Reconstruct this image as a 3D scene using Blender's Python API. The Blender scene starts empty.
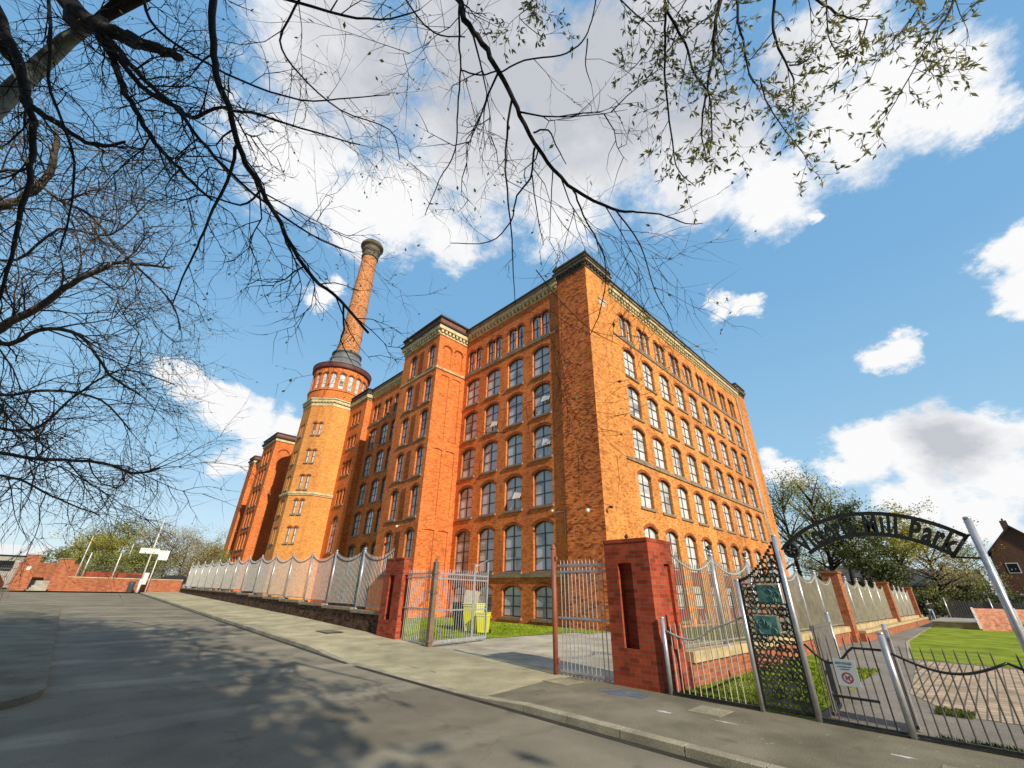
import bpy, math, random
from math import sin, cos, pi, radians, sqrt, atan2, floor
from mathutils import Vector, Matrix, noise
R = random.Random(7)
scene = bpy.context.scene
COL = scene.collection

# ------------------------------------------------------------------ objects
def tag(o, label=None, cat=None, group=None, kind=None):
    if label: o['label'] = label
    if cat: o['category'] = cat
    if group: o['group'] = group
    if kind: o['kind'] = kind
    return o
def empty(name, loc=(0, 0, 0), rz=0.0):
    o = bpy.data.objects.new(name, None); COL.objects.link(o)
    o.location = loc; o.rotation_euler = (0, 0, rz); o.empty_display_size = .2
    return o
def thing(name, label, cat, loc=(0, 0, 0), rz=0.0, group=None):
    return tag(empty(name, loc, rz), label, cat, group)
def dup(root, loc, rz, label=None, group=None, scale=None):
    r = root.copy(); COL.objects.link(r); r.location = loc; r.rotation_euler = (0, 0, rz)
    if scale: r.scale = scale
    if label: r['label'] = label
    if group: r['group'] = group
    for ch in list(root.children):
        c = ch.copy(); COL.objects.link(c); c.parent = r
        for g in ch.children:
            d = g.copy(); COL.objects.link(d); d.parent = c
    return r

class MB:
    def __init__(s): s.v = []; s.f = []; s.m = []; s.sm = []
    def face(s, pts, m=0, smooth=False):
        b = len(s.v); s.v += [tuple(p) for p in pts]; s.f.append(tuple(range(b, b + len(pts)))); s.m.append(m); s.sm.append(smooth)
    def box(s, x0, y0, z0, x1, y1, z1, m=0, M=None):
        P = [(x0, y0, z0), (x1, y0, z0), (x1, y1, z0), (x0, y1, z0), (x0, y0, z1), (x1, y0, z1), (x1, y1, z1), (x0, y1, z1)]
        if M is not None: P = [tuple(M @ Vector(p)) for p in P]
        b = len(s.v); s.v += P
        for q in ((3, 2, 1, 0), (4, 5, 6, 7), (0, 1, 5, 4), (1, 2, 6, 5), (2, 3, 7, 6), (3, 0, 4, 7)):
            s.f.append(tuple(b + i for i in q)); s.m.append(m); s.sm.append(False)
    def tube(s, pts, radii, n=8, m=0, cap=True, smooth=True):
        pts = [Vector(p) for p in pts]
        if not hasattr(radii, '__len__'): radii = [radii] * len(pts)
        b0 = len(s.v); ref = None
        for i, p in enumerate(pts):
            t = (pts[min(i + 1, len(pts) - 1)] - pts[max(i - 1, 0)])
            if t.length < 1e-9: t = Vector((0, 0, 1))
            t.normalize()
            if ref is None:
                ref = Vector((1, 0, 0)) if abs(t.x) < .9 else Vector((0, 1, 0))
            a = (ref - t * ref.dot(t))
            if a.length < 1e-6: a = t.orthogonal()
            a.normalize(); ref = a; c = t.cross(a)
            for k in range(n):
                w = 2 * pi * k / n
                s.v.append(tuple(p + (a * cos(w) + c * sin(w)) * radii[i]))
        for i in range(len(pts) - 1):
            for k in range(n):
                k2 = (k + 1) % n
                s.f.append((b0 + i * n + k, b0 + i * n + k2, b0 + (i + 1) * n + k2, b0 + (i + 1) * n + k)); s.m.append(m); s.sm.append(smooth)
        if cap:
            s.f.append(tuple(b0 + k for k in reversed(range(n)))); s.m.append(m); s.sm.append(False)
            s.f.append(tuple(b0 + (len(pts) - 1) * n + k for k in range(n))); s.m.append(m); s.sm.append(False)
    def lathe(s, prof, c=(0, 0), n=24, m=0, smooth=True):
        # prof: list of (r, z)
        b0 = len(s.v)
        for r, z in prof:
            for k in range(n):
                w = 2 * pi * k / n
                s.v.append((c[0] + r * cos(w), c[1] + r * sin(w), z))
        for i in range(len(prof) - 1):
            for k in range(n):
                k2 = (k + 1) % n
                s.f.append((b0 + i * n + k, b0 + i * n + k2, b0 + (i + 1) * n + k2, b0 + (i + 1) * n + k)); s.m.append(m); s.sm.append(smooth)
    def prism(s, poly, z0, z1, m=0, cap=True):
        n = len(poly)
        for i in range(n):
            a, b = poly[i], poly[(i + 1) % n]
            s.face([(a[0], a[1], z0), (b[0], b[1], z0), (b[0], b[1], z1), (a[0], a[1], z1)], m)
        if cap:
            s.face([(p[0], p[1], z1) for p in poly], m)
            s.face([(p[0], p[1], z0) for p in reversed(poly)], m)
    def build(s, name, mats, parent=None, uv=True, mat4=None, bevel=0):
        me = bpy.data.meshes.new(name)
        V = s.v
        if mat4 is not None: V = [tuple(mat4 @ Vector(p)) for p in V]
        me.from_pydata(V, [], s.f)
        if not isinstance(mats, (list, tuple)): mats = [mats]
        for m in mats: me.materials.append(m)
        me.polygons.foreach_set('material_index', s.m)
        me.polygons.foreach_set('use_smooth', s.sm)
        me.update()
        if uv and len(s.f) < 60000:
            L = me.uv_layers.new(name='UVMap').data
            vs = me.vertices
            for p in me.polygons:
                n = p.normal
                if abs(n.z) > .8:
                    for li in p.loop_indices:
                        c = vs[me.loops[li].vertex_index].co; L[li].uv = (c.x, c.y)
                else:
                    tx, ty = -n.y, n.x; l = sqrt(tx * tx + ty * ty) or 1; tx /= l; ty /= l
                    for li in p.loop_indices:
                        c = vs[me.loops[li].vertex_index].co; L[li].uv = (c.x * tx + c.y * ty, c.z)
        o = bpy.data.objects.new(name, me); COL.objects.link(o)
        if parent: o.parent = parent
        if bevel:
            md = o.modifiers.new('bevel', 'BEVEL'); md.width = bevel; md.segments = 2; md.limit_method = 'ANGLE'
        return o

# ------------------------------------------------------------------ materials
class NT:
    def __init__(s, name, disp=False):
        s.mat = bpy.data.materials.new(name); s.mat.use_nodes = True
        s.t = s.mat.node_tree; s.n = s.t.nodes; s.l = s.t.links
        s.b = s.n['Principled BSDF']
    def node(s, ty, **kw):
        nd = s.n.new(ty)
        for k, v in kw.items(): setattr(nd, k, v)
        return nd
    def link(s, a, b): s.l.new(a, b)
    def noise(s, vec, scale, detail=4, rough=.55):
        nd = s.node('ShaderNodeTexNoise'); nd.inputs['Scale'].default_value = scale
        nd.inputs['Detail'].default_value = detail; nd.inputs['Roughness'].default_value = rough
        s.link(vec, nd.inputs['Vector']); return nd.outputs['Fac']
    def ramp(s, fac, stops):
        nd = s.node('ShaderNodeValToRGB'); e = nd.color_ramp.elements
        while len(e) < len(stops): e.new(.5)
        for i, (p, c) in enumerate(stops):
            e[i].position = p; e[i].color = (*c, 1) if hasattr(c, '__len__') else (c, c, c, 1)
        s.link(fac, nd.inputs['Fac']); return nd.outputs['Color']
    def mix(s, fac, a, b, mode='MIX'):
        nd = s.node('ShaderNodeMix', data_type='RGBA', blend_type=mode)
        for i, v in ((0, fac), (6, a), (7, b)):
            if isinstance(v, (int, float)): nd.inputs[i].default_value = v
            elif isinstance(v, tuple): nd.inputs[i].default_value = (*v, 1)
            else: s.link(v, nd.inputs[i])
        return nd.outputs[2]
    def bump(s, h, strength=.3, dist=.02):
        nd = s.node('ShaderNodeBump'); nd.inputs['Strength'].default_value = strength; nd.inputs['Distance'].default_value = dist
        s.link(h, nd.inputs['Height']); s.link(nd.outputs['Normal'], s.b.inputs['Normal'])
    def obj(s): return s.node('ShaderNodeTexCoord').outputs['Object']
    def uv(s): return s.node('ShaderNodeTexCoord').outputs['UV']

def m_simple(name, col, rough=.6, metal=0.0, var=.25, scale=3.0, bump=0.0, spec=.4):
    t = NT(name); o = t.obj()
    n = t.noise(o, scale, 6, .65)
    d = tuple(c * (1 - var) for c in col); h = tuple(min(1, c * (1 + var)) for c in col)
    t.link(t.ramp(n, [(.3, d), (.7, h)]), t.b.inputs['Base Color'])
    t.b.inputs['Roughness'].default_value = rough; t.b.inputs['Metallic'].default_value = metal
    t.b.inputs['Specular IOR Level'].default_value = spec
    if bump: t.bump(t.noise(o, scale * 12, 5, .7), bump, .01)
    return t.mat

def m_brick(name, c1, c2, mortar, dark=(.08, .03, .02), dirt=.5, dscale=.35, speck=0.0, mort=.010, bump=.4):
    t = NT(name); uv = t.uv(); ob = t.obj()
    br = t.node('ShaderNodeTexBrick'); t.link(uv, br.inputs['Vector'])
    br.inputs['Color1'].default_value = (*c1, 1); br.inputs['Color2'].default_value = (*c2, 1); br.inputs['Mortar'].default_value = (*mortar, 1)
    br.inputs['Scale'].default_value = 1; br.inputs['Brick Width'].default_value = .235; br.inputs['Row Height'].default_value = .083
    br.inputs['Mortar Size'].default_value = mort; br.inputs['Mortar Smooth'].default_value = .3; br.inputs['Bias'].default_value = -.1
    b2 = t.node('ShaderNodeTexBrick'); t.link(uv, b2.inputs['Vector'])
    b2.inputs['Color1'].default_value = (0, 0, 0, 1); b2.inputs['Color2'].default_value = (1, 1, 1, 1); b2.inputs['Mortar'].default_value = (.3, .3, .3, 1)
    b2.inputs['Scale'].default_value = 1; b2.inputs['Brick Width'].default_value = .235; b2.inputs['Row Height'].default_value = .083; b2.inputs['Mortar Size'].default_value = 0.0
    # large blotches, soot streaks running down, single bricks burnt dark
    mp = t.node('ShaderNodeMapping'); t.link(ob, mp.inputs['Vector']); mp.inputs['Scale'].default_value = (1, 1, .28)
    big = t.noise(mp.outputs[0], dscale, 6, .62)
    c = t.mix(t.ramp(big, [(.38, 0.0), (.72, 1.0)]), br.outputs['Color'], t.mix(.55, br.outputs['Color'], dark), 'MIX')
    mid = t.noise(ob, 2.2, 5, .7)
    c = t.mix(dirt, c, t.ramp(mid, [(.3, (.45, .42, .42)), (.5, (1, 1, 1)), (.75, (1.0, .97, .9))]), 'MULTIPLY')
    fine = t.noise(ob, 15, 3, .6)
    sp = t.ramp(fine, [(.52, 0.0), (.62, 1.0)])
    c = t.mix(t.mix(speck, (0, 0, 0), sp), c, t.mix(.6, c, dark))
    c = t.mix(min(1, speck * 1.8), c, t.mix(1.0, c, t.ramp(b2.outputs['Color'], [(.05, (1.22, 1.25, 1.3)), (.45, (1, 1, 1)), (.72, (.82, .78, .75)), (.95, (.30, .24, .24))]), 'MULTIPLY'))
    # rain streaks under sills and copings
    mp2 = t.node('ShaderNodeMapping'); t.link(ob, mp2.inputs['Vector']); mp2.inputs['Scale'].default_value = (2.6, 2.6, .12)
    c = t.mix(.35 * dirt, c, t.ramp(t.noise(mp2.outputs[0], 1.0, 4, .6), [(.35, (.5, .45, .42)), (.55, (1, 1, 1))]), 'MULTIPLY')
    t.link(c, t.b.inputs['Base Color'])
    t.b.inputs['Roughness'].default_value = .9; t.b.inputs['Specular IOR Level'].default_value = .2
    t.bump(br.outputs['Fac'], -bump, .012)
    return t.mat

M = {}
M['brick'] = m_brick('mill_brick', (.92, .375, .095), (.82, .295, .065), (.78, .35, .115), dark=(.2, .06, .03), dirt=.6, speck=.24)
M['brick_weathered_brightened'] = m_brick('mill_brick_weathered_brightened', (.92, .26, .06), (.74, .17, .04), (.72, .28, .11), dark=(.1, .03, .02), dirt=.65, speck=.42)  # weathered speckle; base colour brightened to stand in for missing grazing light
M['brick_tower'] = m_brick('tower_brick', (.90, .40, .10), (.82, .33, .075), (.76, .38, .13), dark=(.35, .12, .05), dirt=.4, speck=.15)
M['brick_red_brightened'] = m_brick('mill_brick_red_brightened', (.93, .27, .06), (.80, .20, .045), (.72, .27, .10), dark=(.35, .09, .035), dirt=.45, speck=.18)  # redder mill brick, colour brightened where the sun only grazes the walls
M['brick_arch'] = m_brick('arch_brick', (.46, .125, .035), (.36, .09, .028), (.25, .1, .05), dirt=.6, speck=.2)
M['brick_pillar'] = m_brick('pillar_brick', (.54, .088, .036), (.42, .062, .026), (.36, .14, .08), dark=(.1, .03, .02), dirt=.6, dscale=.8, speck=.2, mort=.011, bump=.8)
M['brick_wall'] = m_brick('boundary_brick', (.52, .15, .06), (.42, .11, .045), (.4, .24, .16), dark=(.2, .09, .05), dirt=.5, dscale=.6, speck=.2)
M['brick_soot'] = m_brick('sooty_wall_brick', (.16, .075, .045), (.11, .055, .035), (.12, .09, .06), dark=(.03, .025, .02), dirt=.7, dscale=1.0, speck=.5)
M['brick_chimney'] = m_brick('chimney_brick', (.80, .33, .12), (.66, .23, .07), (.6, .38, .22), dark=(.3, .12, .06), dirt=.6, dscale=.6, speck=.45)
M['crown'] = m_simple('dark_stone_crown', (.15, .125, .09), .85, var=.5, scale=3, bump=.4)
M['brick_house'] = m_brick('house_brick', (.17, .075, .05), (.13, .055, .04), (.25, .17, .12), dirt=.5)
M['terracotta'] = m_simple('cream_terracotta', (.62, .52, .30), .7, var=.35, scale=2.2, bump=.3)
M['stone'] = m_simple('weathered_stone', (.28, .22, .15), .85, var=.45, scale=2.5, bump=.4)
M['stone_dark'] = m_simple('sooty_stone', (.10, .085, .07), .85, var=.5, scale=2.5, bump=.4)
M['lead'] = m_simple('lead_roof', (.16, .16, .17), .5, .0, var=.35, scale=2)
M['eaves'] = m_simple('oxblood_eaves', (.13, .04, .035), .6, var=.3, scale=3)
M['coping'] = m_simple('yellow_stone_coping', (.50, .38, .20), .85, var=.35, scale=3, bump=.4)
M['roof_dark'] = m_simple('dark_roof_edge', (.045, .04, .035), .8, var=.4)
M['roof_red'] = m_simple('red_parapet', (.22, .09, .06), .8, var=.4, scale=3)
M['slate'] = m_simple('slate_roof', (.09, .085, .09), .7, var=.35, scale=5)
M['frame'] = m_simple('grey_window_frame', (.10, .085, .08), .5, var=.2)
M['frame_white'] = m_simple('pale_window_frame', (.55, .52, .48), .5, var=.15)
M['galv'] = m_simple('galvanised_steel', (.52, .52, .54), .38, .55, var=.25, scale=9)
M['khaki_bars'] = m_simple('khaki_weathered_bars', (.30, .27, .20), .6, .1, var=.3, scale=3)
M['panelred'] = m_simple('dark_red_spandrel', (.24, .035, .04), .6, var=.25, scale=5)
M['grilldark'] = m_simple('dull_grey_grille', (.17, .155, .14), .6, .2, var=.3, scale=8)
M['galv_dull'] = m_simple('weathered_galvanised_bars', (.50, .49, .47), .55, .25, var=.3, scale=6)
M['brownpost'] = m_simple('brown_timber_post', (.20, .13, .085), .7, var=.35, scale=8, bump=.3)
M['redpaint'] = m_simple('faded_red_paint', (.30, .095, .055), .5, var=.25, scale=6)
M['blackmetal'] = m_simple('black_painted_metal', (.032, .034, .028), .42, .1, var=.5, scale=12)
M['darkrail'] = m_simple('dark_grey_rail', (.13, .12, .12), .45, .3, var=.3, scale=9)
M['panelmetal'] = m_simple('greenish_grey_panel_metal', (.085, .088, .068), .5, .15, var=.6, scale=10)
M['verdigris'] = m_simple('verdigris_plaque', (.10, .22, .19), .5, .2, var=.6, scale=14, bump=.8)
M['white'] = m_simple('white_paint', (.78, .78, .76), .5, var=.06)
M['signwhite'] = m_simple('grey_white_sign', (.62, .66, .68), .4, var=.06)
M['signred'] = m_simple('sign_red', (.45, .04, .05), .5, var=.1)
M['signblue'] = m_simple('sign_blue_text', (.08, .16, .24), .5, var=.1)
M['yellow'] = m_simple('yellow_plastic', (.80, .78, .04), .4, var=.08)
M['blackplastic'] = m_simple('black_plastic', (.07, .075, .09), .4, var=.2)
M['cardboard'] = m_simple('brown_cardboard', (.55, .45, .32), .9, var=.15, scale=4)
M['concrete'] = m_simple('concrete', (.36, .34, .29), .9, var=.3, scale=2, bump=.4)
M['rubber'] = m_simple('tyre_rubber', (.03, .03, .03), .8, var=.2)
M['carblue'] = m_simple('blue_car_paint', (.08, .3, .55), .25, .3, var=.05)
M['carred'] = m_simple('dark_red_car_paint', (.12, .015, .02), .25, .3, var=.05)
M['cargrey'] = m_simple('dark_grey_car_paint', (.04, .045, .055), .25, .3, var=.05)
M['carglass'] = m_simple('car_glass', (.02, .025, .03), .08, 0, var=.05)
M['bark'] = m_simple('dark_bark', (.035, .028, .026), .9, var=.45, scale=14, bump=.6)
M['bark_grey'] = m_simple('grey_green_bark', (.20, .22, .19), .9, var=.4, scale=7, bump=.6)
M['bark_lichen'] = m_simple('lichen_bark', (.12, .09, .065), .9, var=.55, scale=5, bump=.6)
M['skin'] = m_simple('skin', (.5, .3, .22), .6, var=.05)
M['jacket'] = m_simple('dark_jacket', (.03, .03, .035), .8, var=.3)
M['jeans'] = m_simple('pale_jeans', (.38, .45, .52), .8, var=.2)
M['hair'] = m_simple('brown_hair', (.08, .05, .03), .7, var=.2)
M['pinkwall'] = m_simple('mosaic_orange', (.72, .30, .17), .8, var=.5, scale=5)
M['mosaicwhite'] = m_simple('mosaic_white_edge', (.62, .60, .56), .7, var=.6, scale=9)
M['cctv'] = m_simple('white_camera_housing', (.7, .68, .64), .4, var=.1)
M['glassroof'] = m_simple('white_sheet_roof', (.75, .74, .72), .5, var=.05)

def m_glass(name, lo, hi):
    t = NT(name); ob = t.obj(); oi = t.node('ShaderNodeObjectInfo')
    ad = t.node('ShaderNodeVectorMath', operation='ADD'); t.link(ob, ad.inputs[0])
    cx = t.node('ShaderNodeCombineXYZ'); mu = t.node('ShaderNodeMath', operation='MULTIPLY'); mu.inputs[1].default_value = 37
    t.link(oi.outputs['Random'], mu.inputs[0]); t.link(mu.outputs[0], cx.inputs[0]); t.link(mu.outputs[0], cx.inputs[2]); t.link(cx.outputs[0], ad.inputs[1])
    # each pane takes its own value: blinds, curtains, dark rooms, painted-in sky reflection
    sn = t.node('ShaderNodeVectorMath', operation='SNAP'); t.link(ad.outputs[0], sn.inputs[0]); sn.inputs[1].default_value = (.86, 5, .78)
    wn = t.node('ShaderNodeTexWhiteNoise', noise_dimensions='3D'); t.link(sn.outputs[0], wn.inputs['Vector'])
    n2 = t.noise(ad.outputs[0], 1.1, 3, .6)
    a = t.node('ShaderNodeMath', operation='MULTIPLY_ADD'); t.link(wn.outputs['Value'], a.inputs[0]); a.inputs[1].default_value = .45
    b = t.node('ShaderNodeMath', operation='MULTIPLY_ADD'); t.link(oi.outputs['Random'], b.inputs[0]); b.inputs[1].default_value = .45; t.link(n2, b.inputs[2])
    t.link(b.outputs[0], a.inputs[2])
    t.link(t.ramp(a.outputs[0], [(.38, lo), (.66, tuple((x + y) / 2 for x, y in zip(lo, hi))), (.9, hi)]), t.b.inputs['Base Color'])
    t.b.inputs['Roughness'].default_value = .06; t.b.inputs['Specular IOR Level'].default_value = .9
    t.b.inputs['Coat Weight'].default_value = .6; t.b.inputs['Coat Roughness'].default_value = .04
    t.bump(n2, .15, .03)
    return t.mat
M['glass'] = m_glass('window_glass', (.035, .04, .05), (.62, .66, .70))
M['glass_lit'] = m_glass('window_glass_blinds_reflections', (.09, .10, .11), (.78, .77, .75))  # paler panes: blinds plus sky reflection painted into the colour

def m_ground(name, c, var=.3, sc=1.2, fine=45, rough=.9, stain=.35, cracks=False, flecks=0):
    t = NT(name); o = t.obj()
    a = t.noise(o, sc, 6, .6); f = t.noise(o, fine, 4, .7); g = t.noise(o, sc * .25, 4, .5)
    col = t.ramp(a, [(.3, tuple(x * (1 - var) for x in c)), (.7, tuple(x * (1 + var) for x in c))])
    col = t.mix(.8, col, t.ramp(f, [(.35, .62), (.5, 1.0), (.68, 1.3)]), 'MULTIPLY')
    col = t.mix(stain, col, t.ramp(g, [(.38, .45), (.6, 1.15)]), 'MULTIPLY')
    if cracks:
        v = t.node('ShaderNodeTexVoronoi', feature='DISTANCE_TO_EDGE'); v.inputs['Scale'].default_value = .33
        w = t.node('ShaderNodeVectorMath', operation='ADD'); nn = t.node('ShaderNodeTexNoise'); nn.inputs['Scale'].default_value = 1.2
        t.link(o, nn.inputs['Vector']); t.link(o, w.inputs[0]); t.link(nn.outputs['Color'], w.inputs[1]); t.link(w.outputs[0], v.inputs['Vector'])
        cr = t.ramp(v.outputs['Distance'], [(0.0, .75), (.010, 1.0)])
        col = t.mix(.6, col, cr, 'MULTIPLY')
        # worn tyre sweeps, slightly paler
        wv = t.node('ShaderNodeTexWave', wave_type='RINGS'); wv.inputs['Scale'].default_value = .09; wv.inputs['Distortion'].default_value = 3; wv.inputs['Detail'].default_value = 3
        t.link(o, wv.inputs['Vector'])
        col = t.mix(.75, col, t.ramp(wv.outputs['Fac'], [(.88, 1.0), (.97, 1.4)]), 'MULTIPLY')
    if flecks:
        v2 = t.node('ShaderNodeTexVoronoi'); v2.inputs['Scale'].default_value = 3; t.link(o, v2.inputs['Vector'])
        fl = t.ramp(v2.outputs['Distance'], [(0.0, 1.0), (.05, 1.0), (.07, 0.0)])
        col = t.mix(t.mix(flecks, (0, 0, 0), fl), col, (.5, .47, .42))
    sp = t.noise(o, 160, 2, .5)
    col = t.mix(.7, col, t.ramp(sp, [(.33, .55), (.5, 1.0), (.66, 1.55)]), 'MULTIPLY')
    oil = t.noise(o, 2.3, 3, .5); col = t.mix(.5, col, t.ramp(oil, [(.26, .45), (.36, 1.0)]), 'MULTIPLY')
    t.link(col, t.b.inputs['Base Color']); t.b.inputs['Roughness'].default_value = rough; t.b.inputs['Specular IOR Level'].default_value = .25
    t.bump(f, .5, .012)
    return t.mat
M['asphalt'] = m_ground('road_asphalt', (.262, .230, .168), .18, .9, 60, cracks=True)
M['pavement'] = m_ground('tarmac_pavement', (.235, .205, .14), .25, 1.3, 50, flecks=.5)
M['pavement_pale'] = m_ground('pale_concrete_pavement', (.48, .42, .265), .22, 1.2, 40)
M['yard'] = m_ground('yard_concrete', (.50, .45, .34), .25, 1.0, 30)
M['path'] = m_ground('park_path', (.27, .24, .20), .15, 1.0, 40)
M['earth'] = m_ground('rough_ground', (.14, .12, .07), .3, .5, 12)
M['kerb'] = m_ground('kerb_stone', (.42, .37, .26), .25, 2.0, 50)
M['patch'] = m_ground('repair_patch', (.34, .30, .20), .25, 2.0, 40)
M['dirtedge'] = m_ground('dark_dirt', (.05, .045, .035), .3, 3.0, 40)
M['bluemark'] = m_ground('faded_blue_spray_paint', (.14, .17, .22), .3, 9.0, 50)
M['whitemark'] = m_ground('white_paint_marks', (.6, .58, .54), .3, 9.0, 50)
def m_grass(name, c1, c2, c3):
    t = NT(name); o = t.obj(); a = t.noise(o, .8, 5, .6); f = t.noise(o, 28, 4, .75)
    col = t.ramp(a, [(.32, c1), (.5, c2), (.7, c3)]); col = t.mix(.8, col, t.ramp(f, [(.3, .45), (.6, 1.35)]), 'MULTIPLY')
    t.link(col, t.b.inputs['Base Color']); t.b.inputs['Roughness'].default_value = .9; t.b.inputs['Specular IOR Level'].default_value = .15
    t.bump(f, .8, .04); return t.mat
M['grass'] = m_grass('lawn_grass', (.14, .19, .012), (.24, .32, .02), (.36, .42, .06))
M['grass_rough'] = m_grass('rough_grass', (.08, .10, .02), (.14, .17, .035), (.2, .21, .06))
def m_leaf(name, c1, c2, trans=.35):
    t = NT(name); o = t.obj(); n = t.noise(o, .7, 3, .6); f = t.noise(o, 7, 2, .6)
    ad = t.mix(.5, n, f)
    t.link(t.ramp(ad, [(.38, c1), (.62, c2)]), t.b.inputs['Base Color']); t.b.inputs['Roughness'].default_value = .6
    tr = t.node('ShaderNodeBsdfTranslucent'); t.link(t.ramp(ad, [(.38, c1), (.62, c2)]), tr.inputs['Color'])
    mx = t.node('ShaderNodeMixShader'); mx.inputs[0].default_value = trans
    out = t.n['Material Output']; t.link(t.b.outputs[0], mx.inputs[1]); t.link(tr.outputs[0], mx.inputs[2]); t.link(mx.outputs[0], out.inputs['Surface'])
    return t.mat
M['leaf_olive'] = m_leaf('olive_young_leaf', (.16, .17, .05), (.36, .34, .12))
M['leaf_bud'] = m_leaf('bud_leaf', (.14, .17, .04), (.32, .38, .10))
M['leaf_pale'] = m_leaf('pale_catkin', (.42, .32, .26), (.66, .52, .44))
M['leaf_dark'] = m_leaf('dark_evergreen_leaf', (.035, .055, .015), (.12, .15, .035), .15)
M['leaf_yellow'] = m_leaf('yellow_green_leaf', (.26, .25, .04), (.52, .47, .09))
M['leaf_green'] = m_leaf('spring_green_leaf', (.17, .20, .05), (.38, .40, .12))
M['leaf_brown'] = m_leaf('bare_twig_haze', (.30, .23, .10), (.50, .42, .18))
def m_setts():
    t = NT('granite_setts'); uv = t.uv()
    br = t.node('ShaderNodeTexBrick'); t.link(uv, br.inputs['Vector'])
    br.inputs['Color1'].default_value = (.60, .44, .30, 1); br.inputs['Color2'].default_value = (.42, .31, .21, 1); br.inputs['Mortar'].default_value = (.12, .10, .06, 1)
    br.inputs['Brick Width'].default_value = .26; br.inputs['Row Height'].default_value = .14; br.inputs['Mortar Size'].default_value = .014; br.inputs['Scale'].default_value = 1
    n = t.noise(t.obj(), 1.5, 5, .6)
    t.link(t.mix(.7, br.outputs['Color'], t.ramp(n, [(.35, .6), (.65, 1.3)]), 'MULTIPLY'), t.b.inputs['Base Color'])
    t.b.inputs['Roughness'].default_value = .9; t.bump(br.outputs['Fac'], -.8, .02); return t.mat
M['setts'] = m_setts()

# ------------------------------------------------------------------ camera
CAM_H = 1.6
cam = bpy.data.cameras.new('camera'); cam.sensor_width = 36; cam.lens = 36 * 412.79 / 1024; cam.clip_end = 3000; cam.clip_start = .05
co = bpy.data.objects.new('camera', cam); COL.objects.link(co); scene.camera = co
F = Vector((0.61887975, 0.64198896, 0.45259035)); X2 = Vector((0.71301185, -0.70088878, 0.01921001)); U2 = Vector((-0.32954811, -0.3108136, 0.89151161))
mw = Matrix((X2, U2, -F)).transposed().to_4x4(); mw.translation = Vector((0, 0, CAM_H)); co.matrix_world = mw

# ------------------------------------------------------------------ light and sky
SD = Vector((.18, 1.0, -.555)).normalized()          # direction the sunlight travels
sun = bpy.data.lights.new('sun', 'SUN'); sun.energy = 5.0; sun.angle = radians(.5); sun.color = (1.0, .90, .74)
so = bpy.data.objects.new('sun', sun); COL.objects.link(so); so.rotation_euler = SD.to_track_quat('-Z', 'Y').to_euler(); so.location = (0, -20, 40)
BL = [(0.2515,0.6209,0.7425,0.1488),(0.3710,0.5972,0.7111,0.0875),(0.3270,0.4515,0.8302,0.2128),(0.4644,0.2436,0.8514,0.2218),(0.6240,0.1258,0.7712,0.1728),(0.7200,0.0387,0.6929,0.1083),(0.4444,0.1175,0.8881,0.2012),(0.0523,0.6559,0.7531,0.1593),(0.6826,-0.1058,0.7231,0.1292),(0.7000,-0.1799,0.6912,0.1054),(0.7368,-0.2248,0.6377,0.0562),(0.1776,0.6870,0.7046,0.1163),(0.6053,-0.0848,0.7915,0.1058),(0.5040,0.3832,0.7740,0.1417),(0.2576,0.3193,0.9119,0.2079),(0.0341,0.5255,0.8501,0.1822),(0.8005,0.1982,0.5656,0.0392),(0.8192,0.1640,0.5495,0.0307),(0.9199,-0.0018,0.3921,0.0399),(0.9199,-0.0357,0.3905,0.0387),(0.8607,-0.1839,0.4747,0.0505),(0.8867,-0.1733,0.4287,0.0450),(0.8435,-0.2098,0.4944,0.0409),(0.9703,0.0831,0.2273,0.0641),(0.9703,0.0227,0.2407,0.0678),(0.9678,-0.0433,0.2480,0.0685),(0.9661,-0.0969,0.2393,0.0574),(0.9800,-0.0021,0.1991,0.0697),(0.9811,-0.0755,0.1782,0.0712),(0.9661,0.1293,0.2237,0.0418),(0.9505,0.2080,0.2308,0.0479),(0.9874,0.0529,0.1492,0.0556),(0.9911,-0.0365,0.1283,0.0722),(0.0329,0.9372,0.3474,0.0486),(0.0781,0.9398,0.3326,0.0572),(0.1349,0.9396,0.3144,0.0628),(0.1873,0.9353,0.3004,0.0570),(0.2353,0.9211,0.3103,0.0508),(0.1492,0.9633,0.2233,0.0507),(0.1863,0.9528,0.2398,0.0466),(0.0549,0.9260,0.3735,0.0391),(0.1884,0.7967,0.5742,0.0396),(0.1999,0.7813,0.5913,0.0279),(0.7704,-0.0142,0.6374,0.0236)]
GR = [(0.2394,0.3552,0.9036,0.3234),(0.4192,0.2092,0.8835,0.3268),(0.1009,0.4746,0.8744,0.2218),(0.5072,0.0584,0.8598,0.2153),(0.9699,-0.0516,0.2379,0.06)]
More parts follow.
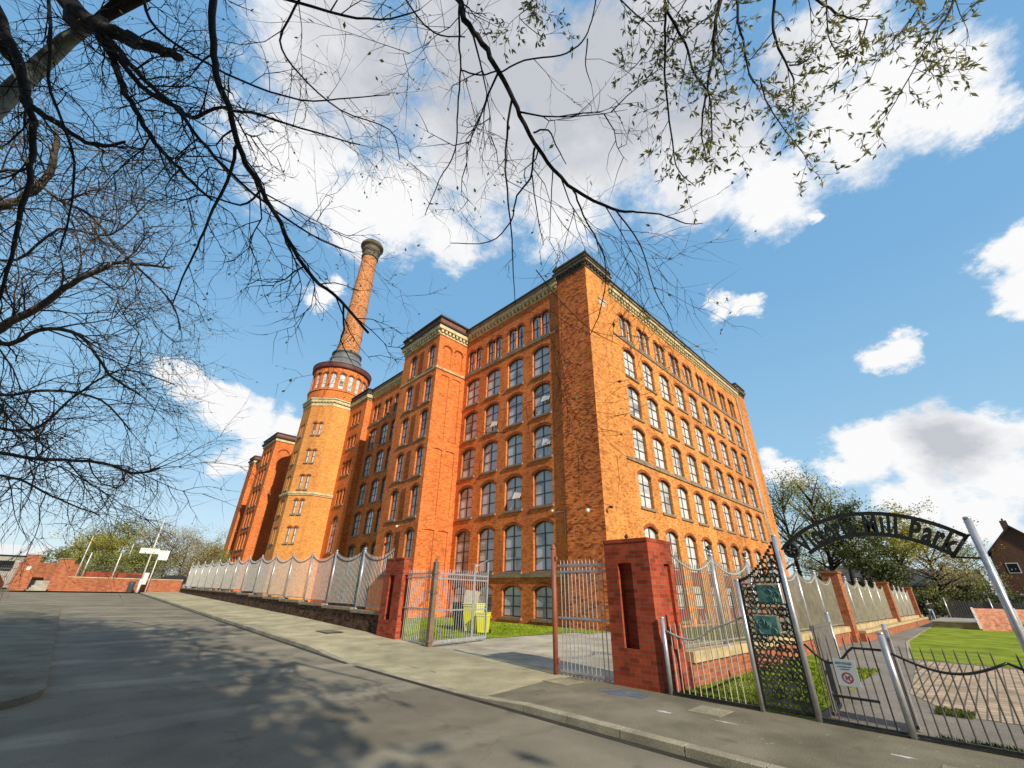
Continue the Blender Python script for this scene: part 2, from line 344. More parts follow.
def world():
    w = bpy.data.worlds.new('World'); scene.world = w; w.use_nodes = True
    t = w.node_tree; N = t.nodes; L = t.links; N.clear()
    out = N.new('ShaderNodeOutputWorld'); bg = N.new('ShaderNodeBackground'); L.new(bg.outputs[0], out.inputs[0]); bg.inputs['Strength'].default_value = .12
    sky = N.new('ShaderNodeTexSky'); sky.sky_type = 'NISHITA'; sky.sun_disc = False
    s = -SD; sky.sun_elevation = math.asin(s.z); sky.sun_rotation = atan2(s.x, s.y); sky.air_density = 1.0; sky.dust_density = .6; sky.ozone_density = 1.6; sky.altitude = 50
    def math_(op, a, b=None, c=None):
        n = N.new('ShaderNodeMath'); n.operation = op
        for i, v in enumerate((a, b, c)):
            if v is None: continue
            if isinstance(v, (int, float)): n.inputs[i].default_value = v
            else: L.new(v, n.inputs[i])
        return n.outputs[0]
    tc = N.new('ShaderNodeTexCoord'); d = tc.outputs['Generated']
    def nz(scale, det, ro, off=0):
        mp = N.new('ShaderNodeMapping'); mp.inputs['Location'].default_value = (off, off * .7, off * .3); mp.inputs['Scale'].default_value = (1, 1, 1.5); L.new(d, mp.inputs['Vector'])
        n = N.new('ShaderNodeTexNoise'); n.inputs['Scale'].default_value = scale; n.inputs['Detail'].default_value = det; n.inputs['Roughness'].default_value = ro
        L.new(mp.outputs[0], n.inputs['Vector']); return n
    # warp the lookup direction so that the cloud masses get ragged outlines
    wz = nz(7, 8, .65); wv = N.new('ShaderNodeVectorMath'); wv.operation = 'MULTIPLY_ADD'
    L.new(wz.outputs['Color'], wv.inputs[0]); wv.inputs[1].default_value = (.15,) * 3
    sb = N.new('ShaderNodeVectorMath'); sb.operation = 'SUBTRACT'; L.new(d, sb.inputs[0]); sb.inputs[1].default_value = (.075,) * 3
    L.new(sb.outputs[0], wv.inputs[2]); dw = wv.outputs[0]
    def blobs(lst, k=.15, vec=dw):
        acc = None
        for x, y, z, r in lst:
            v = N.new('ShaderNodeVectorMath'); v.operation = 'DISTANCE'; L.new(vec, v.inputs[0]); v.inputs[1].default_value = (x, y, z)
            m = math_('MULTIPLY_ADD', v.outputs['Value'], -1 / r, 1.0)
            acc = m if acc is None else math_('SMOOTH_MAX', acc, m, k)
        return acc
    den = blobs(BL)
    f1 = nz(6.5, 9, .62, 3).outputs['Fac']; f2 = nz(22, 6, .65, 9).outputs['Fac']
    d1 = math_('ADD', den, math_('MULTIPLY', math_('SUBTRACT', f1, .5), 1.1))
    d1 = math_('ADD', d1, math_('MULTIPLY', math_('SUBTRACT', f2, .5), .9))
    mr = N.new('ShaderNodeMapRange'); mr.interpolation_type = 'SMOOTHSTEP'; L.new(d1, mr.inputs[0]); mr.inputs[1].default_value = .02; mr.inputs[2].default_value = .56
    cov = mr.outputs[0]
    # grey undersides where the mass is thick
    g = blobs(GR, .3)
    gs = math_('ADD', math_('MULTIPLY', g, .8), math_('MULTIPLY', math_('SUBTRACT', nz(4, 6, .6, 5).outputs['Fac'], .45), 1.8))
    mg = N.new('ShaderNodeMapRange'); L.new(gs, mg.inputs[0]); mg.inputs[1].default_value = .0; mg.inputs[2].default_value = .75
    cc = N.new('ShaderNodeMix'); cc.data_type = 'RGBA'; L.new(mg.outputs[0], cc.inputs[0])
    K = 1 / .12
    cc.inputs[6].default_value = (.97 * K, .97 * K, .98 * K, 1); cc.inputs[7].default_value = (.56 * K, .58 * K, .63 * K, 1)
    # thin high haze makes the blue paler
    sc = N.new('ShaderNodeMix'); sc.data_type = 'RGBA'; sc.blend_type = 'MULTIPLY'; sc.inputs[0].default_value = 1; L.new(sky.outputs[0], sc.inputs[6]); sc.inputs[7].default_value = (1.0, 1.0, 1.0, 1)
    hz = N.new('ShaderNodeMix'); hz.data_type = 'RGBA'; hz.inputs[0].default_value = .75; L.new(sc.outputs[2], hz.inputs[6])
    sx = N.new('ShaderNodeSeparateXYZ'); L.new(d, sx.inputs[0])
    rp = N.new('ShaderNodeValToRGB'); L.new(sx.outputs[2], rp.inputs[0]); e = rp.color_ramp.elements
    e[0].position = 0; e[0].color = (.72, .86, .95, 1); e[1].position = .9; e[1].color = (.20, .47, .82, 1); q = e.new(.25); q.color = (.36, .66, .92, 1); q = e.new(.55); q.color = (.24, .53, .86, 1)
    sk = N.new('ShaderNodeMix'); sk.data_type = 'RGBA'; sk.blend_type = 'MULTIPLY'; sk.inputs[0].default_value = 1; L.new(rp.outputs[0], sk.inputs[6]); sk.inputs[7].default_value = (K, K, K, 1)
    sk.clamp_result = False
    L.new(sk.outputs[2], hz.inputs[7])
    fin = N.new('ShaderNodeMix'); fin.data_type = 'RGBA'; L.new(cov, fin.inputs[0]); L.new(hz.outputs[2], fin.inputs[6]); L.new(cc.outputs[2], fin.inputs[7])
    # sky away from the view axis is dimmed to weaken fill light
    dt = N.new('ShaderNodeVectorMath'); dt.operation = 'DOT_PRODUCT'; L.new(d, dt.inputs[0]); dt.inputs[1].default_value = (.619, .642, .453)
    dm = N.new('ShaderNodeMapRange'); dm.interpolation_type = 'SMOOTHSTEP'; L.new(dt.outputs['Value'], dm.inputs[0]); dm.inputs[1].default_value = -.1; dm.inputs[2].default_value = .5; dm.inputs[3].default_value = .48; dm.inputs[4].default_value = 1.0
    dk = N.new('ShaderNodeVectorMath'); dk.operation = 'SCALE'; L.new(fin.outputs[2], dk.inputs[0]); L.new(dm.outputs[0], dk.inputs['Scale'])
    L.new(dk.outputs[0], bg.inputs['Color'])
world()
scene.view_settings.view_transform = 'Standard'; scene.view_settings.look = 'None'; scene.view_settings.exposure = 0
scene.render.engine = 'CYCLES'
scene.cycles.max_bounces = 6; scene.cycles.transparent_max_bounces = 8

# ------------------------------------------------------------------ ground
def sm(a, b, x):
    t = max(0, min(1, (x - a) / (b - a))); return t * t * (3 - 2 * t)
def rise(y): return .02 * max(0, y - 12) if y < 62 else 1.0
def pav(x, y):                                       # pavement level along the railings
    return rise(y) + .03 * max(0, min(x, 9.5) - 6) * max(0, min(1, (y - 12) / 12))
def road_z(x, y): return rise(y) - .10
def kerb_x(y): return 5.95 + .05 * sin(y * .2)
def sheet(name, x0, x1, y0, y1, nx, ny, zf, mat, label=None, cat=None, kind='structure'):
    b = MB(); W = []
    xs = [x0 + (x1 - x0) * i / nx for i in range(nx + 1)]; ys = [y0 + (y1 - y0) * j / ny for j in range(ny + 1)]
    for j in range(ny + 1):
        for i in range(nx + 1): b.v.append((xs[i], ys[j], zf(xs[i], ys[j])))
    for j in range(ny):
        for i in range(nx):
            a = j * (nx + 1) + i; b.f.append((a, a + 1, a + nx + 2, a + nx + 1)); b.m.append(0); b.sm.append(True)
    o = b.build(name, mat); tag(o, label, cat, None, kind); return o
def base_z(x, y):
    left = rise(y) - .16                               # falls and rises with the road on the left
    k = sm(9.6, 10.6, x) * sm(-1e9, 1, y)
    return left * (1 - sm(9.6, 10.6, x)) + (-.06) * sm(9.6, 10.6, x)
b = MB(); xs = [-900, -300, -100, -40, -20, -10, -5, 0, 3, 6, 8, 9.6, 10.1, 10.6, 15, 25, 50, 100, 300, 900]; ys = [-900, -200, -50, -10, 0, 6, 12, 20, 30, 40, 50, 56, 62, 62.5, 70, 80, 120, 200, 400, 1200]
for y in ys:
    for x in xs: b.v.append((x, y, base_z(x, y)))
for j in range(len(ys) - 1):
    for i in range(len(xs) - 1):
        a = j * len(xs) + i; b.f.append((a, a + 1, a + len(xs) + 1, a + len(xs))); b.m.append(0); b.sm.append(False)
tag(b.build('ground', M['earth']), 'rough ground', None, None, 'structure')
# road: carriageway, widening into the junction in front
sheet('road', -60, 6.0, -30, 61.0, 40, 60, lambda x, y: road_z(x, y), M['asphalt'])
# right pavement: tarmac in front of the park, pale concrete at the gateway and along the railings
DROP = lambda y: sm(5.6, 7.4, y) * (1 - sm(13.0, 15.0, y))       # kerb dropped for the gateway
def pz(x, y): return pav(x, y) - .085 * DROP(y) * (1 - sm(6.0, 8.0, x))
sheet('pavement', 6.15, 8.72, -20, 6.9, 8, 60, pz, M['pavement'])
sheet('pavement_apron', 6.15, 9.2, 6.9, 15.2, 10, 40, pz, M['pavement_pale'])
sheet('pavement_footway', 6.15, 9.62, 15.2, 60.5, 8, 60, pz, M['pavement_pale'])
# kerb stones, each 0.9 m
b = MB(); y = -14.0
while y < 60:
    y2 = min(y + .9, 60); g = .008
    for (ya, yb) in ((y + g, y2 - g),):
        P = []
        for yy in (ya, yb):
            zt = pz(6.15, yy) + .004
            P.append([(5.995, yy, zt - .14), (6.0, yy, zt - .012), (6.02, yy, zt), (6.152, yy, zt), (6.152, yy, zt - .2)])
        for i in range(4): b.face([P[0][i], P[1][i], P[1][i + 1], P[0][i + 1]][::-1])
        b.face(P[0]); b.face(P[1][::-1])
    y = y2
tag(b.build('kerb', M['kerb']), 'kerb stones along the right pavement', None, None, 'structure')
# strip of dirt in the gutter
sheet('gutter', 5.86, 5.99, -14, 60, 1, 60, lambda x, y: road_z(x, y) + .004, M['dirtedge'])
# left footway island with rounded corner
b = MB(); poly = [(-25, 10.3), (-1.2, 10.3)] + [(-1.2 + 1.6 * cos(a), 11.9 + 1.6 * sin(a)) for a in [-pi / 2 + pi / 2 * k / 8 for k in range(1, 9)]] + [(.4, 20), (.4, 30), (.4, 36.0)] + [(-1.6 + 2 * cos(a), 36 + 2 * sin(a)) for a in [pi / 2 * k / 6 for k in range(1, 7)]] + [(-25, 38)]
ctr = (-12, 24)
for i in range(len(poly)):
    a, c = poly[i], poly[(i + 1) % len(poly)]
    za, zc = road_z(*a) + .11, road_z(*c) + .11
    b.face([(a[0], a[1], za - .13), (c[0], c[1], zc - .13), (c[0], c[1], zc), (a[0], a[1], za)], 1)
    def inn(p): d = Vector((ctr[0] - p[0], ctr[1] - p[1])).normalized() * .16; return (p[0] + d.x, p[1] + d.y)
    ai, ci = inn(a), inn(c)
    b.face([(a[0], a[1], za), (c[0], c[1], zc), (ci[0], ci[1], zc), (ai[0], ai[1], za)], 1)
    b.face([(ai[0], ai[1], za - .003), (ci[0], ci[1], zc - .003), (ctr[0], ctr[1], road_z(*ctr) + .107)], 0)
tag(b.build('pavement_corner', [M['pavement'], M['pavement']]), None, None, None, 'structure')  # kerb faces take the dark tarmac: tree shade put into their colour
# footway in front of the far wall
sheet('pavement_far', -60, 9.62, 60.8, 62.2, 20, 1, lambda x, y: 1.0 - .01, M['pavement_pale'])
# yard behind the gate, park ground
sheet('yard', 8.8, 20.3, 5.9, 14.2, 6, 4, lambda x, y: -.012 if x < 9.3 else .0, M['yard'])
sheet('mill_lawn', 9.8, 20.25, 14.2, 55, 6, 6, lambda x, y: .012, M['grass'])
sheet('mill_lawn_strip', 18.2, 20.25, 13.4, 14.2, 2, 2, lambda x, y: .014, M['grass'])
sheet('mill_lawn_side', 9.7, 52, 4.9, 13.2, 6, 4, lambda x, y: -.02 if y > 5.9 or x > 20 else -.02, M['grass_rough'])
def flat(name, poly, z, mat):
    b = MB(); b.face([(x, y, z) for x, y in poly]); return tag(b.build(name, mat), None, None, None, 'structure')
flat('park_ground', [(8.76, -70), (160, -70), (160, 4.6), (8.76, 4.6)], -.008, M['path'])
flat('park_lawn_by_wall', [(8.8, 2.4), (13, 2.45), (17, 3.2), (19, 4.58), (8.8, 4.58)], .0, M['grass'])
flat('park_lawn', [(19.9, -25), (46, -25), (46, 3.45), (28, 3.05), (19.9, 2.2)], .0, M['grass'])
flat('park_path_edging', [(19.7, 2.15), (28, 3.0), (46, 3.4), (60, 3.9), (60, 4.0), (46, 3.52), (28, 3.12), (19.7, 2.27)], .006, M['kerb'])
flat('setts', [(10.9, -14), (19.6, -14), (19.6, 2.05), (12.6, 1.62), (10.9, .85)], -.002, M['setts'])

# ------------------------------------------------------------------ wall building with arched openings
def arc_pts(u0, u1, zs, zh, rise, n=8):
    """head of an opening from right springing to left springing"""
    w = u1 - u0; r = min(rise, w / 2)
    Rr = (w * w / 4 + r * r) / (2 * r); cu = (u0 + u1) / 2; cz = zh - Rr
    a = math.asin(min(1, w / 2 / Rr))
    return [(cu + Rr * sin(a - 2 * a * k / n), cz + Rr * cos(a - 2 * a * k / n)) for k in range(n + 1)]
class Wall:
    def __init__(s, O, theta, mb, depth=.2):
        s.O = O; s.c = cos(theta); s.s = sin(theta); s.th = theta; s.mb = mb; s.depth = depth
        s.out = (sin(theta), -cos(theta))
    def P(s, u, z, d=0.0):                              # d > 0 goes into the wall
        return (s.O[0] + s.c * u - s.out[0] * d, s.O[1] + s.s * u - s.out[1] * d, z)
    def quad(s, u0, u1, z0, z1, m=0, d=0.0):
        if u1 - u0 < 1e-6 or z1 - z0 < 1e-6: return
        s.mb.face([s.P(u0, z0, d), s.P(u1, z0, d), s.P(u1, z1, d), s.P(u0, z1, d)], m)
    def boxp(s, u0, u1, z0, z1, proj, m=0, back=.05):
        Mx = Matrix.Translation((s.O[0], s.O[1], 0)) @ Matrix.Rotation(s.th, 4, 'Z')
        s.mb.box(u0, -proj, z0, u1, back, z1, m, Mx)
    def cell(s, u0, u1, z0, z1, op, blind=0.0, band=True):
        a, b, zs, zh, rise = op; D = blind or s.depth
        ap = arc_pts(a, b, zs, zh, rise)
        s.quad(u0, a, z0, z1); s.quad(b, u1, z0, z1); s.quad(a, b, z0, zs)
        for (p, q) in zip(ap, ap[1:]):                   # p is right of q
            s.mb.face([s.P(*q), s.P(*p), s.P(p[0], z1), s.P(q[0], z1)])
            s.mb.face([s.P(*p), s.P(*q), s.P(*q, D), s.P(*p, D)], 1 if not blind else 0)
        zp = ap[0][1]
        s.mb.face([s.P(a, zs), s.P(a, zp), s.P(a, zp, D), s.P(a, zs, D)][::-1])
        s.mb.face([s.P(b, zs), s.P(b, zp), s.P(b, zp, D), s.P(b, zs, D)])
        s.mb.face([s.P(a, zs), s.P(b, zs), s.P(b, zs, D), s.P(a, zs, D)][::-1])
        if blind:
            s.mb.face([s.P(a, zs, D), s.P(b, zs, D)] + [s.P(*p, D) for p in ap], 0)
        if band:                                          # rubbed brick head, slightly proud
            cu = (a + b) / 2; n = len(ap); t = .20 if not blind else .12
            w = b - a; r = min(rise, w / 2); Rr = (w * w / 4 + r * r) / (2 * r); cz = zh - Rr
            o2 = [(cu + (p[0] - cu) * (Rr + t) / Rr, cz + (p[1] - cz) * (Rr + t) / Rr) for p in ap]
            for i in range(n - 1):
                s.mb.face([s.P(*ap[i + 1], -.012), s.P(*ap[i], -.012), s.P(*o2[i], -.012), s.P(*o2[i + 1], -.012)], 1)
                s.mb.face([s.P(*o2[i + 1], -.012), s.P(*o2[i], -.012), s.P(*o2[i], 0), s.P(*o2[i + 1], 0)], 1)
    def strip(s, u0, u1, zb, zt, ops, **k):
        ops = sorted(ops, key=lambda o: o[2])
        if not ops: s.quad(u0, u1, zb, zt); return
        cuts = [zb] + [(ops[i][3] + ops[i + 1][2]) / 2 for i in range(len(ops) - 1)] + [zt]
        for i, o in enumerate(ops): s.cell(u0, u1, cuts[i], cuts[i + 1], o, **k)
def wall(O, theta, width, zb, zt, cols, mb, depth=.2, **k):
    """cols: list of (u0, u1, [openings (a, b, sill, head, rise)]) not overlapping"""
    W = Wall(O, theta, mb, depth); u = 0
    for c0, c1, ops in sorted(cols, key=lambda c: c[0]):
        W.quad(u, c0, zb, zt); W.strip(c0, c1, zb, zt, ops, **k); u = c1
    W.quad(u, width, zb, zt); return W

# window leaves: frame is the part, pane and sill its sub-parts
WPROTO = {}
def win_proto(kind, w, h, rise, rows, colsn=2, pale=False):
    key = (kind, round(w, 2), round(h, 2))
    if key in WPROTO: return WPROTO[key]
    fr = MB(); gl = MB(); si = MB()
    def light(x0, x1, h, rise, rows, colsn):
        ap = arc_pts(x0, x1, 0, h, rise, 8); zp = ap[0][1]; t = .065
        cu = (x0 + x1) / 2
        ring = [(x0, 0), (x1, 0)] + ap
        inn = [(x0 + t, t), (x1 - t, t)] + [(cu + (p[0] - cu) * (1 - 2 * t / (x1 - x0)), p[1] - t * .9) for p in ap]
        n = len(ring)
        for i in range(n):
            j = (i + 1) % n
            fr.face([(ring[i][0], -.05, ring[i][1]), (ring[j][0], -.05, ring[j][1]), (inn[j][0], -.05, inn[j][1]), (inn[i][0], -.05, inn[i][1])])
            fr.face([(inn[i][0], -.05, inn[i][1]), (inn[j][0], -.05, inn[j][1]), (inn[j][0], .0, inn[j][1]), (inn[i][0], .0, inn[i][1])])
        gl.face([(p[0], 0, p[1]) for p in inn])
        for k in range(1, colsn):
            x = x0 + (x1 - x0) * k / colsn; fr.box(x - .03, -.045, t, x + .03, -.002, h - t * 1.2)
        for k in range(1, rows):
            z = h * k / rows * (1.0 if k < rows else 1); fr.box(x0 + t, -.043, z - .028, x1 - t, -.004, z + .028)
    if kind == 'pair':
        hw = w / 2 - .07
        light(-w / 2, -.07, h, hw / 2, rows, 1); light(.07, w / 2, h, hw / 2, rows, 1)
        for x in ((-w / 2 - .07) / 2, (w / 2 + .07) / 2): fr.box(x - .02, -.043, .05, x + .02, -.004, h - .3)
    else:
        light(-w / 2, w / 2, h, rise, rows, colsn)
    si.box(-w / 2 - .1, -.30, -.16, w / 2 + .1, .0, -.003)
    res = (fr, gl, si); WPROTO[key] = {'mb': res, 'mesh': None}; return WPROTO[key]
WCOUNT = {}
def place_window(kind, w, h, rise, rows, parent, loc, th, colsn=2, glass='glass', depth=.2, frame='frame'):
    pr = win_proto(kind, w, h, rise, rows, colsn); key = (id(pr), glass, frame)
    if key not in WCOUNT:
        fr, gl, si = pr['mb']
        a = fr.build('window', M[frame], parent); g = gl.build('pane', M[glass], a); s_ = si.build('sill', M['stone'], a)
        WCOUNT[key] = (a.data, g.data, s_.data); objs = (a,)
    else:
        dA, dG, dS = WCOUNT[key]
        a = bpy.data.objects.new('window', dA); g = bpy.data.objects.new('pane', dG); s_ = bpy.data.objects.new('sill', dS)
        for q in (a, g, s_): COL.objects.link(q)
        a.parent = parent; g.parent = a; s_.parent = a
    a.location = loc; a.rotation_euler = (0, 0, th)
    return a
STUFFWIN = {}
def merged_window(store, kind, w, h, rise, rows, loc, th, colsn=2):
    """window too far off or too many: collected into one object"""
    pr = win_proto(kind, w, h, rise, rows, colsn); Mx = Matrix.Translation(loc) @ Matrix.Rotation(th, 4, 'Z')
    for mi, mb in enumerate(pr['mb']):
        base = len(store.v); store.v += [tuple(Mx @ Vector(p)) for p in mb.v]
        for f, s_ in zip(mb.f, mb.sm): store.f.append(tuple(base + i for i in f)); store.m.append(mi); store.sm.append(s_)

LEFT = -pi / 2      # wall facing -X (along the road); local u runs towards -Y
FRONT = 0.0         # wall facing -Y
DIAG = -pi / 4      # wall facing (-X, -Y)
ROWS = [(.33, 2.04, .28, 3), (2.85, 5.72, .32, 4), (6.68, 9.0, .32, 3), (9.83, 12.14, .32, 3), (12.95, 15.39, .32, 3), (16.17, 18.58, .32, 3)]
TOP = (19.5, 21.72)
ROWSR = [(.30, 5.55, .32, 7)] + ROWS[2:]

def dentils(W, u0, u1, z, h, proj, step, m):
    n = max(1, int((u1 - u0) / step)); st = (u1 - u0) / n
    for i in range(n): W.boxp(u0 + st * (i + .22), u0 + st * (i + .78), z, z + h, proj, m, back=-.02)
def cornice(mbs, O, th, width, z, kind, ends=(0, 0)):
    """mbs: mesh with slots 0 cream, 1 dark, 2 stone"""
    W = Wall(O, th, mbs); a, b = -ends[0], width + ends[1]
    if kind == 'main':
        W.boxp(a, b, z - .15, z, .06, 0, back=-.005)
        dentils(W, a, b, z, .26, .20, .42, 0)
        W.boxp(a, b, z + .0, z + .26, .03, 2, back=-.006)
        W.boxp(a, b, z + .26, z + .60, .30, 0)
        W.boxp(a, b, z + .60, z + .78, .42, 2)
        W.boxp(a, b, z + .78, z + .92, .50, 1)
    else:
        W.boxp(a, b, z - .25, z - .0, .08, 2, back=-.005)
        dentils(W, a, b, z, .34, .26, .55, 1)
        W.boxp(a, b, z, z + .34, .05, 2, back=-.006)
        W.boxp(a, b, z + .34, z + .62, .34, 2)
        W.boxp(a, b, z + .62, z + .84, .44, 1)
        W.boxp(a, b, z + .84, z + 1.16, .30, 2)
        W.boxp(a, b, z + 1.16, z + 1.36, .50, 1)

def cols_from(centers, width, rows, top=True, Y0=None):
    """u centres -> wall columns"""
    out = []
    for c in centers:
        a, b = c - width / 2, c + width / 2
        ops = [(a, b, s_, h, r) for s_, h, r, n in rows]
        out.append((a - .25, b + .25, ops))
    return out
# A wall column that carries windows below and a pair of round heads at the top needs three strips
def facade(mb, O, th, width, zb, zt, centers, ww, rows=ROWS, pair=True, depth=.2, topw=None):
    W = Wall(O, th, mb, depth); zsplit = 19.1
    zc = zsplit if pair else zt
    cols = cols_from(centers, ww, rows)
    u = 0
    for c0, c1, ops in sorted(cols, key=lambda c: c[0]):
        W.quad(u, c0, zb, zc); W.strip(c0, c1, zb, zc, ops); u = c1
    W.quad(u, width, zb, zc)
    if pair:
        u = 0
        for c in sorted(centers):
            tw = topw or ww * 1.08; a, b = c - tw / 2, c + tw / 2; m = .07
            W.quad(u, a - .1, zc, zt)
            W.cell(a - .1, c, zc, zt, (a, c - m, TOP[0], TOP[1], 9), band=True)
            W.cell(c, b + .1, zc, zt, (c + m, b, TOP[0], TOP[1], 9), band=True)
            u = b + .1
        W.quad(u, width, zc, zt)
    return W

# ================================================================== near mill block
mill = thing('mill_building', 'nearest orange brick mill block, six storeys of arched windows behind the open gates', 'mill', (20.3, 13.3, 0))
def mp(o): o.parent = mill; o.matrix_parent_inverse = Matrix.Translation((-20.3, -13.3, 0)); return o
XL = 20.3; YR = 13.3; XE = 52.7
Lc = [17.98, 20.72, 23.38, 26.03]                         # window centres on the road front, nearest first
wb = MB()
# road front between corner pier and stair tower (set back .22 behind the piers)
XW = XL + .0
W1 = facade(wb, (XW, 27.35), LEFT, 27.35 - 15.95, -.3, 23.2, [27.35 - c for c in Lc], 1.68)
# beyond the stair tower
Sc = [35.2, 37.0 - .2 + .1 - .1 + .0, 39.45, 41.75, 44.5]; Sc = [34.3, 36.85, 39.45, 41.8, 44.5]
mp(wb.build('wall', [M['brick_red_brightened'], M['brick_arch']])); wb = MB()
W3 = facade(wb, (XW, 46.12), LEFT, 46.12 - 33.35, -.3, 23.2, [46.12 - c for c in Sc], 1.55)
mp(wb.build('wall', [M['brick_red_brightened'], M['brick_arch']])); wb = MB()
# park front
Rc = [25.42 + 2.78 * i for i in range(9)]
W2 = facade(wb, (23.1, YR + .12), FRONT, 50.2 - 23.1, -.3, 22.95, [c - 23.1 for c in Rc], 1.68, rows=ROWSR, topw=1.75)
mp(wb.build('wall', [M['brick'], M['brick_arch']]))
# corner piers
pb = MB(); PX = XL - .18
pb.box(PX, YR - .02, -.3, 23.1, 15.95, 23.85, 0)
mp(pb.build('corner_pier', [M['brick']]))
pb = MB(); W = Wall((PX - .004, 15.95), LEFT, pb); W.quad(.0, 15.95 - YR + .02, -.3, 23.6); mp(pb.build('corner_pier_weathered_face', [M['brick_weathered_brightened']]))
pb = MB(); pb.box(50.2, YR - .02, -.3, XE, 16.3, 23.85, 0); mp(pb.build('corner_pier', [M['brick']]))
# tiny attic vent in the pier
vb = MB(); Wv = Wall((23.1, YR), FRONT, vb); Wv.boxp(-1.5, -.75, 20.9, 21.4, .05, 0); vb.box(21.5, YR - .12, 21.38, 22.45, YR + .02, 21.5, 0); mp(vb.build('vent', M['frame_white']))
# body behind
bb = MB(); bb.box(XL + .45, 15.5, -.3, XE - .4, 50.7, 23.0, 0); bb.box(24, 13.8, -.3, 50, 16, 22.9, 0)
mp(bb.build('inner_walls', M['brick_weathered_brightened']))
rb = MB(); rb.box(XL + .1, 14.6, 23.0, XE - .3, 50.7, 23.45, 0); rb.box(23.2, 13.6, 22.9, 50.1, 15, 23.38, 0)
mp(rb.build('roof', M['slate']))
# cornices
for a_ in (((XL, 27.30), LEFT, 27.30 - 15.97, 23.2, 'main'), ((XL, 46.0), LEFT, 46.0 - 33.4, 23.2, 'main'), ((23.12, YR + .12), FRONT, 50.18 - 23.12, 22.95, 'main')):
    cb = MB(); cornice(cb, *a_); mp(cb.build('cornice', [M['terracotta'], M['roof_dark'], M['stone']]))
for (x0, x1, y0, y1) in ((PX, 23.1, YR - .02, 15.95), (50.2, XE, YR - .02, 16.3)):
    cb = MB()
    def ring(z0, z1, p, m): cb.box(x0 - p, y0 - p, z0, x1 + p, y1 + p, z1, m)
    ring(23.62, 23.8, .06, 2); ring(23.8, 24.06, .04, 2)
    for (a, b_, fx) in ((x0, x1, 0), (y0, y1, 1)):
        n = 7
        for i in range(n):
            t0 = a + (b_ - a) * (i + .25) / n; t1 = a + (b_ - a) * (i + .75) / n
            if fx: cb.box(x0 - .17, t0, 23.8, x0 - .02, t1, 24.05, 1)
            else: cb.box(t0, y0 - .17, 23.8, t1, y0 - .02, 24.05, 1)
    ring(24.06, 24.24, .24, 0); ring(24.24, 24.34, .30, 1); ring(24.34, 24.66, .16, 0); ring(24.66, 24.82, .27, 2)
    mp(cb.build('cornice', [M['stone'], M['roof_dark'], M['stone_dark']]))
# string courses and continuous sills
for O_, th_, w_, z0_, z1_, p_ in (((XL, 27.3), LEFT, 27.3 - 15.97, 2.50, 2.70, .12), ((XL, 27.3), LEFT, 27.3 - 15.97, 19.18, 19.34, .09), ((XL, 46.0), LEFT, 12.6, 2.50, 2.70, .12), ((XL, 46.0), LEFT, 12.6, 19.18, 19.34, .09), ((23.12, YR + .12), FRONT, 27.05, 9.52, 9.68, .10), ((23.12, YR + .12), FRONT, 27.05, 19.18, 19.34, .08)):
    sb = MB(); Wall(O_, th_, sb).boxp(0, w_, z0_, z1_, p_, 0); mp(sb.build('string_course', M['stone']))
# downpipes
for pts_, r_ in (([(49.75, YR - .02, 0), (49.75, YR - .02, 22.8)], .08), ([(49.4, YR - .02, 0), (49.4, YR - .02, 18.2)], .06), ([(XL - .06, 16.15, 4.6), (XL - .06, 16.15, 6.1), (XL - .06, 17.2, 6.1)], .035)):
    db = MB(); db.tube(pts_, r_, 8); mp(db.build('downpipe', M['galv_dull']))
# windows of the near block as individual parts (largest hundred), the rest as one
nwin = 0; rest = MB()
def add_win(c, th, kind, w, s_, h, rise, rows, glass, near=True, colsn=2, O=None):
    global nwin
    if O is None:
        O = (XL + .2, c) if th == LEFT else (c, YR + .12 + .2)
    loc = (O[0], O[1], s_)
    if near and nwin < 100:
        o = place_window(kind, w, h - s_, rise, rows, mill, loc, th, colsn, glass); o.matrix_parent_inverse = Matrix.Translation((-20.3, -13.3, 0)); nwin += 1
    else: merged_window(rest, kind, w, h - s_, rise, rows, loc, th, colsn)
for c in Lc:
    for s_, h, r, n in ROWS: add_win(c, LEFT, 'seg', 1.66, s_, h, r, n, 'glass')
    add_win(c, LEFT, 'pair', 1.80, TOP[0], TOP[1], 0, 2, 'glass')
for c in Rc[:8]:
    for s_, h, r, n in ROWSR: add_win(c, FRONT, 'seg', 1.66, s_, h, r, n, 'glass_lit')
    add_win(c, FRONT, 'pair', 1.74, TOP[0], TOP[1], 0, 2, 'glass')
T1c = [28.4, 31.42]
for s_, h, r, n in ROWS[1:]: add_win(T1c[0], LEFT, 'seg', 1.06, s_, h, r, n, 'glass', O=(17.15 + .2, T1c[0]))
add_win(T1c[0], LEFT, 'seg', 1.0, TOP[0], TOP[1] + .1, .5, 2, 'glass', O=(17.15 + .2, T1c[0]))
add_win(T1c[1], LEFT, 'seg', 1.0, TOP[0], TOP[1] + .1, .5, 2, 'glass', O=(17.15 + .2, T1c[1]))
for s_, h, r, n in ROWS[1:]: add_win(T1c[1], LEFT, 'seg', 1.06, s_, h, r, n, 'glass', O=(17.15 + .2, T1c[1]))
for c in Rc[8:]:
    for s_, h, r, n in ROWSR: add_win(c, FRONT, 'seg', 1.66, s_, h, r, n, 'glass_lit', near=False)
    add_win(c, FRONT, 'pair', 1.74, TOP[0], TOP[1], 0, 2, 'glass', near=False)
for c in Sc:
    for s_, h, r, n in ROWS: add_win(c, LEFT, 'seg', 1.53, s_, h, r, n, 'glass', near=False)
    add_win(c, LEFT, 'pair', 1.66, TOP[0], TOP[1], 0, 2, 'glass', near=False)
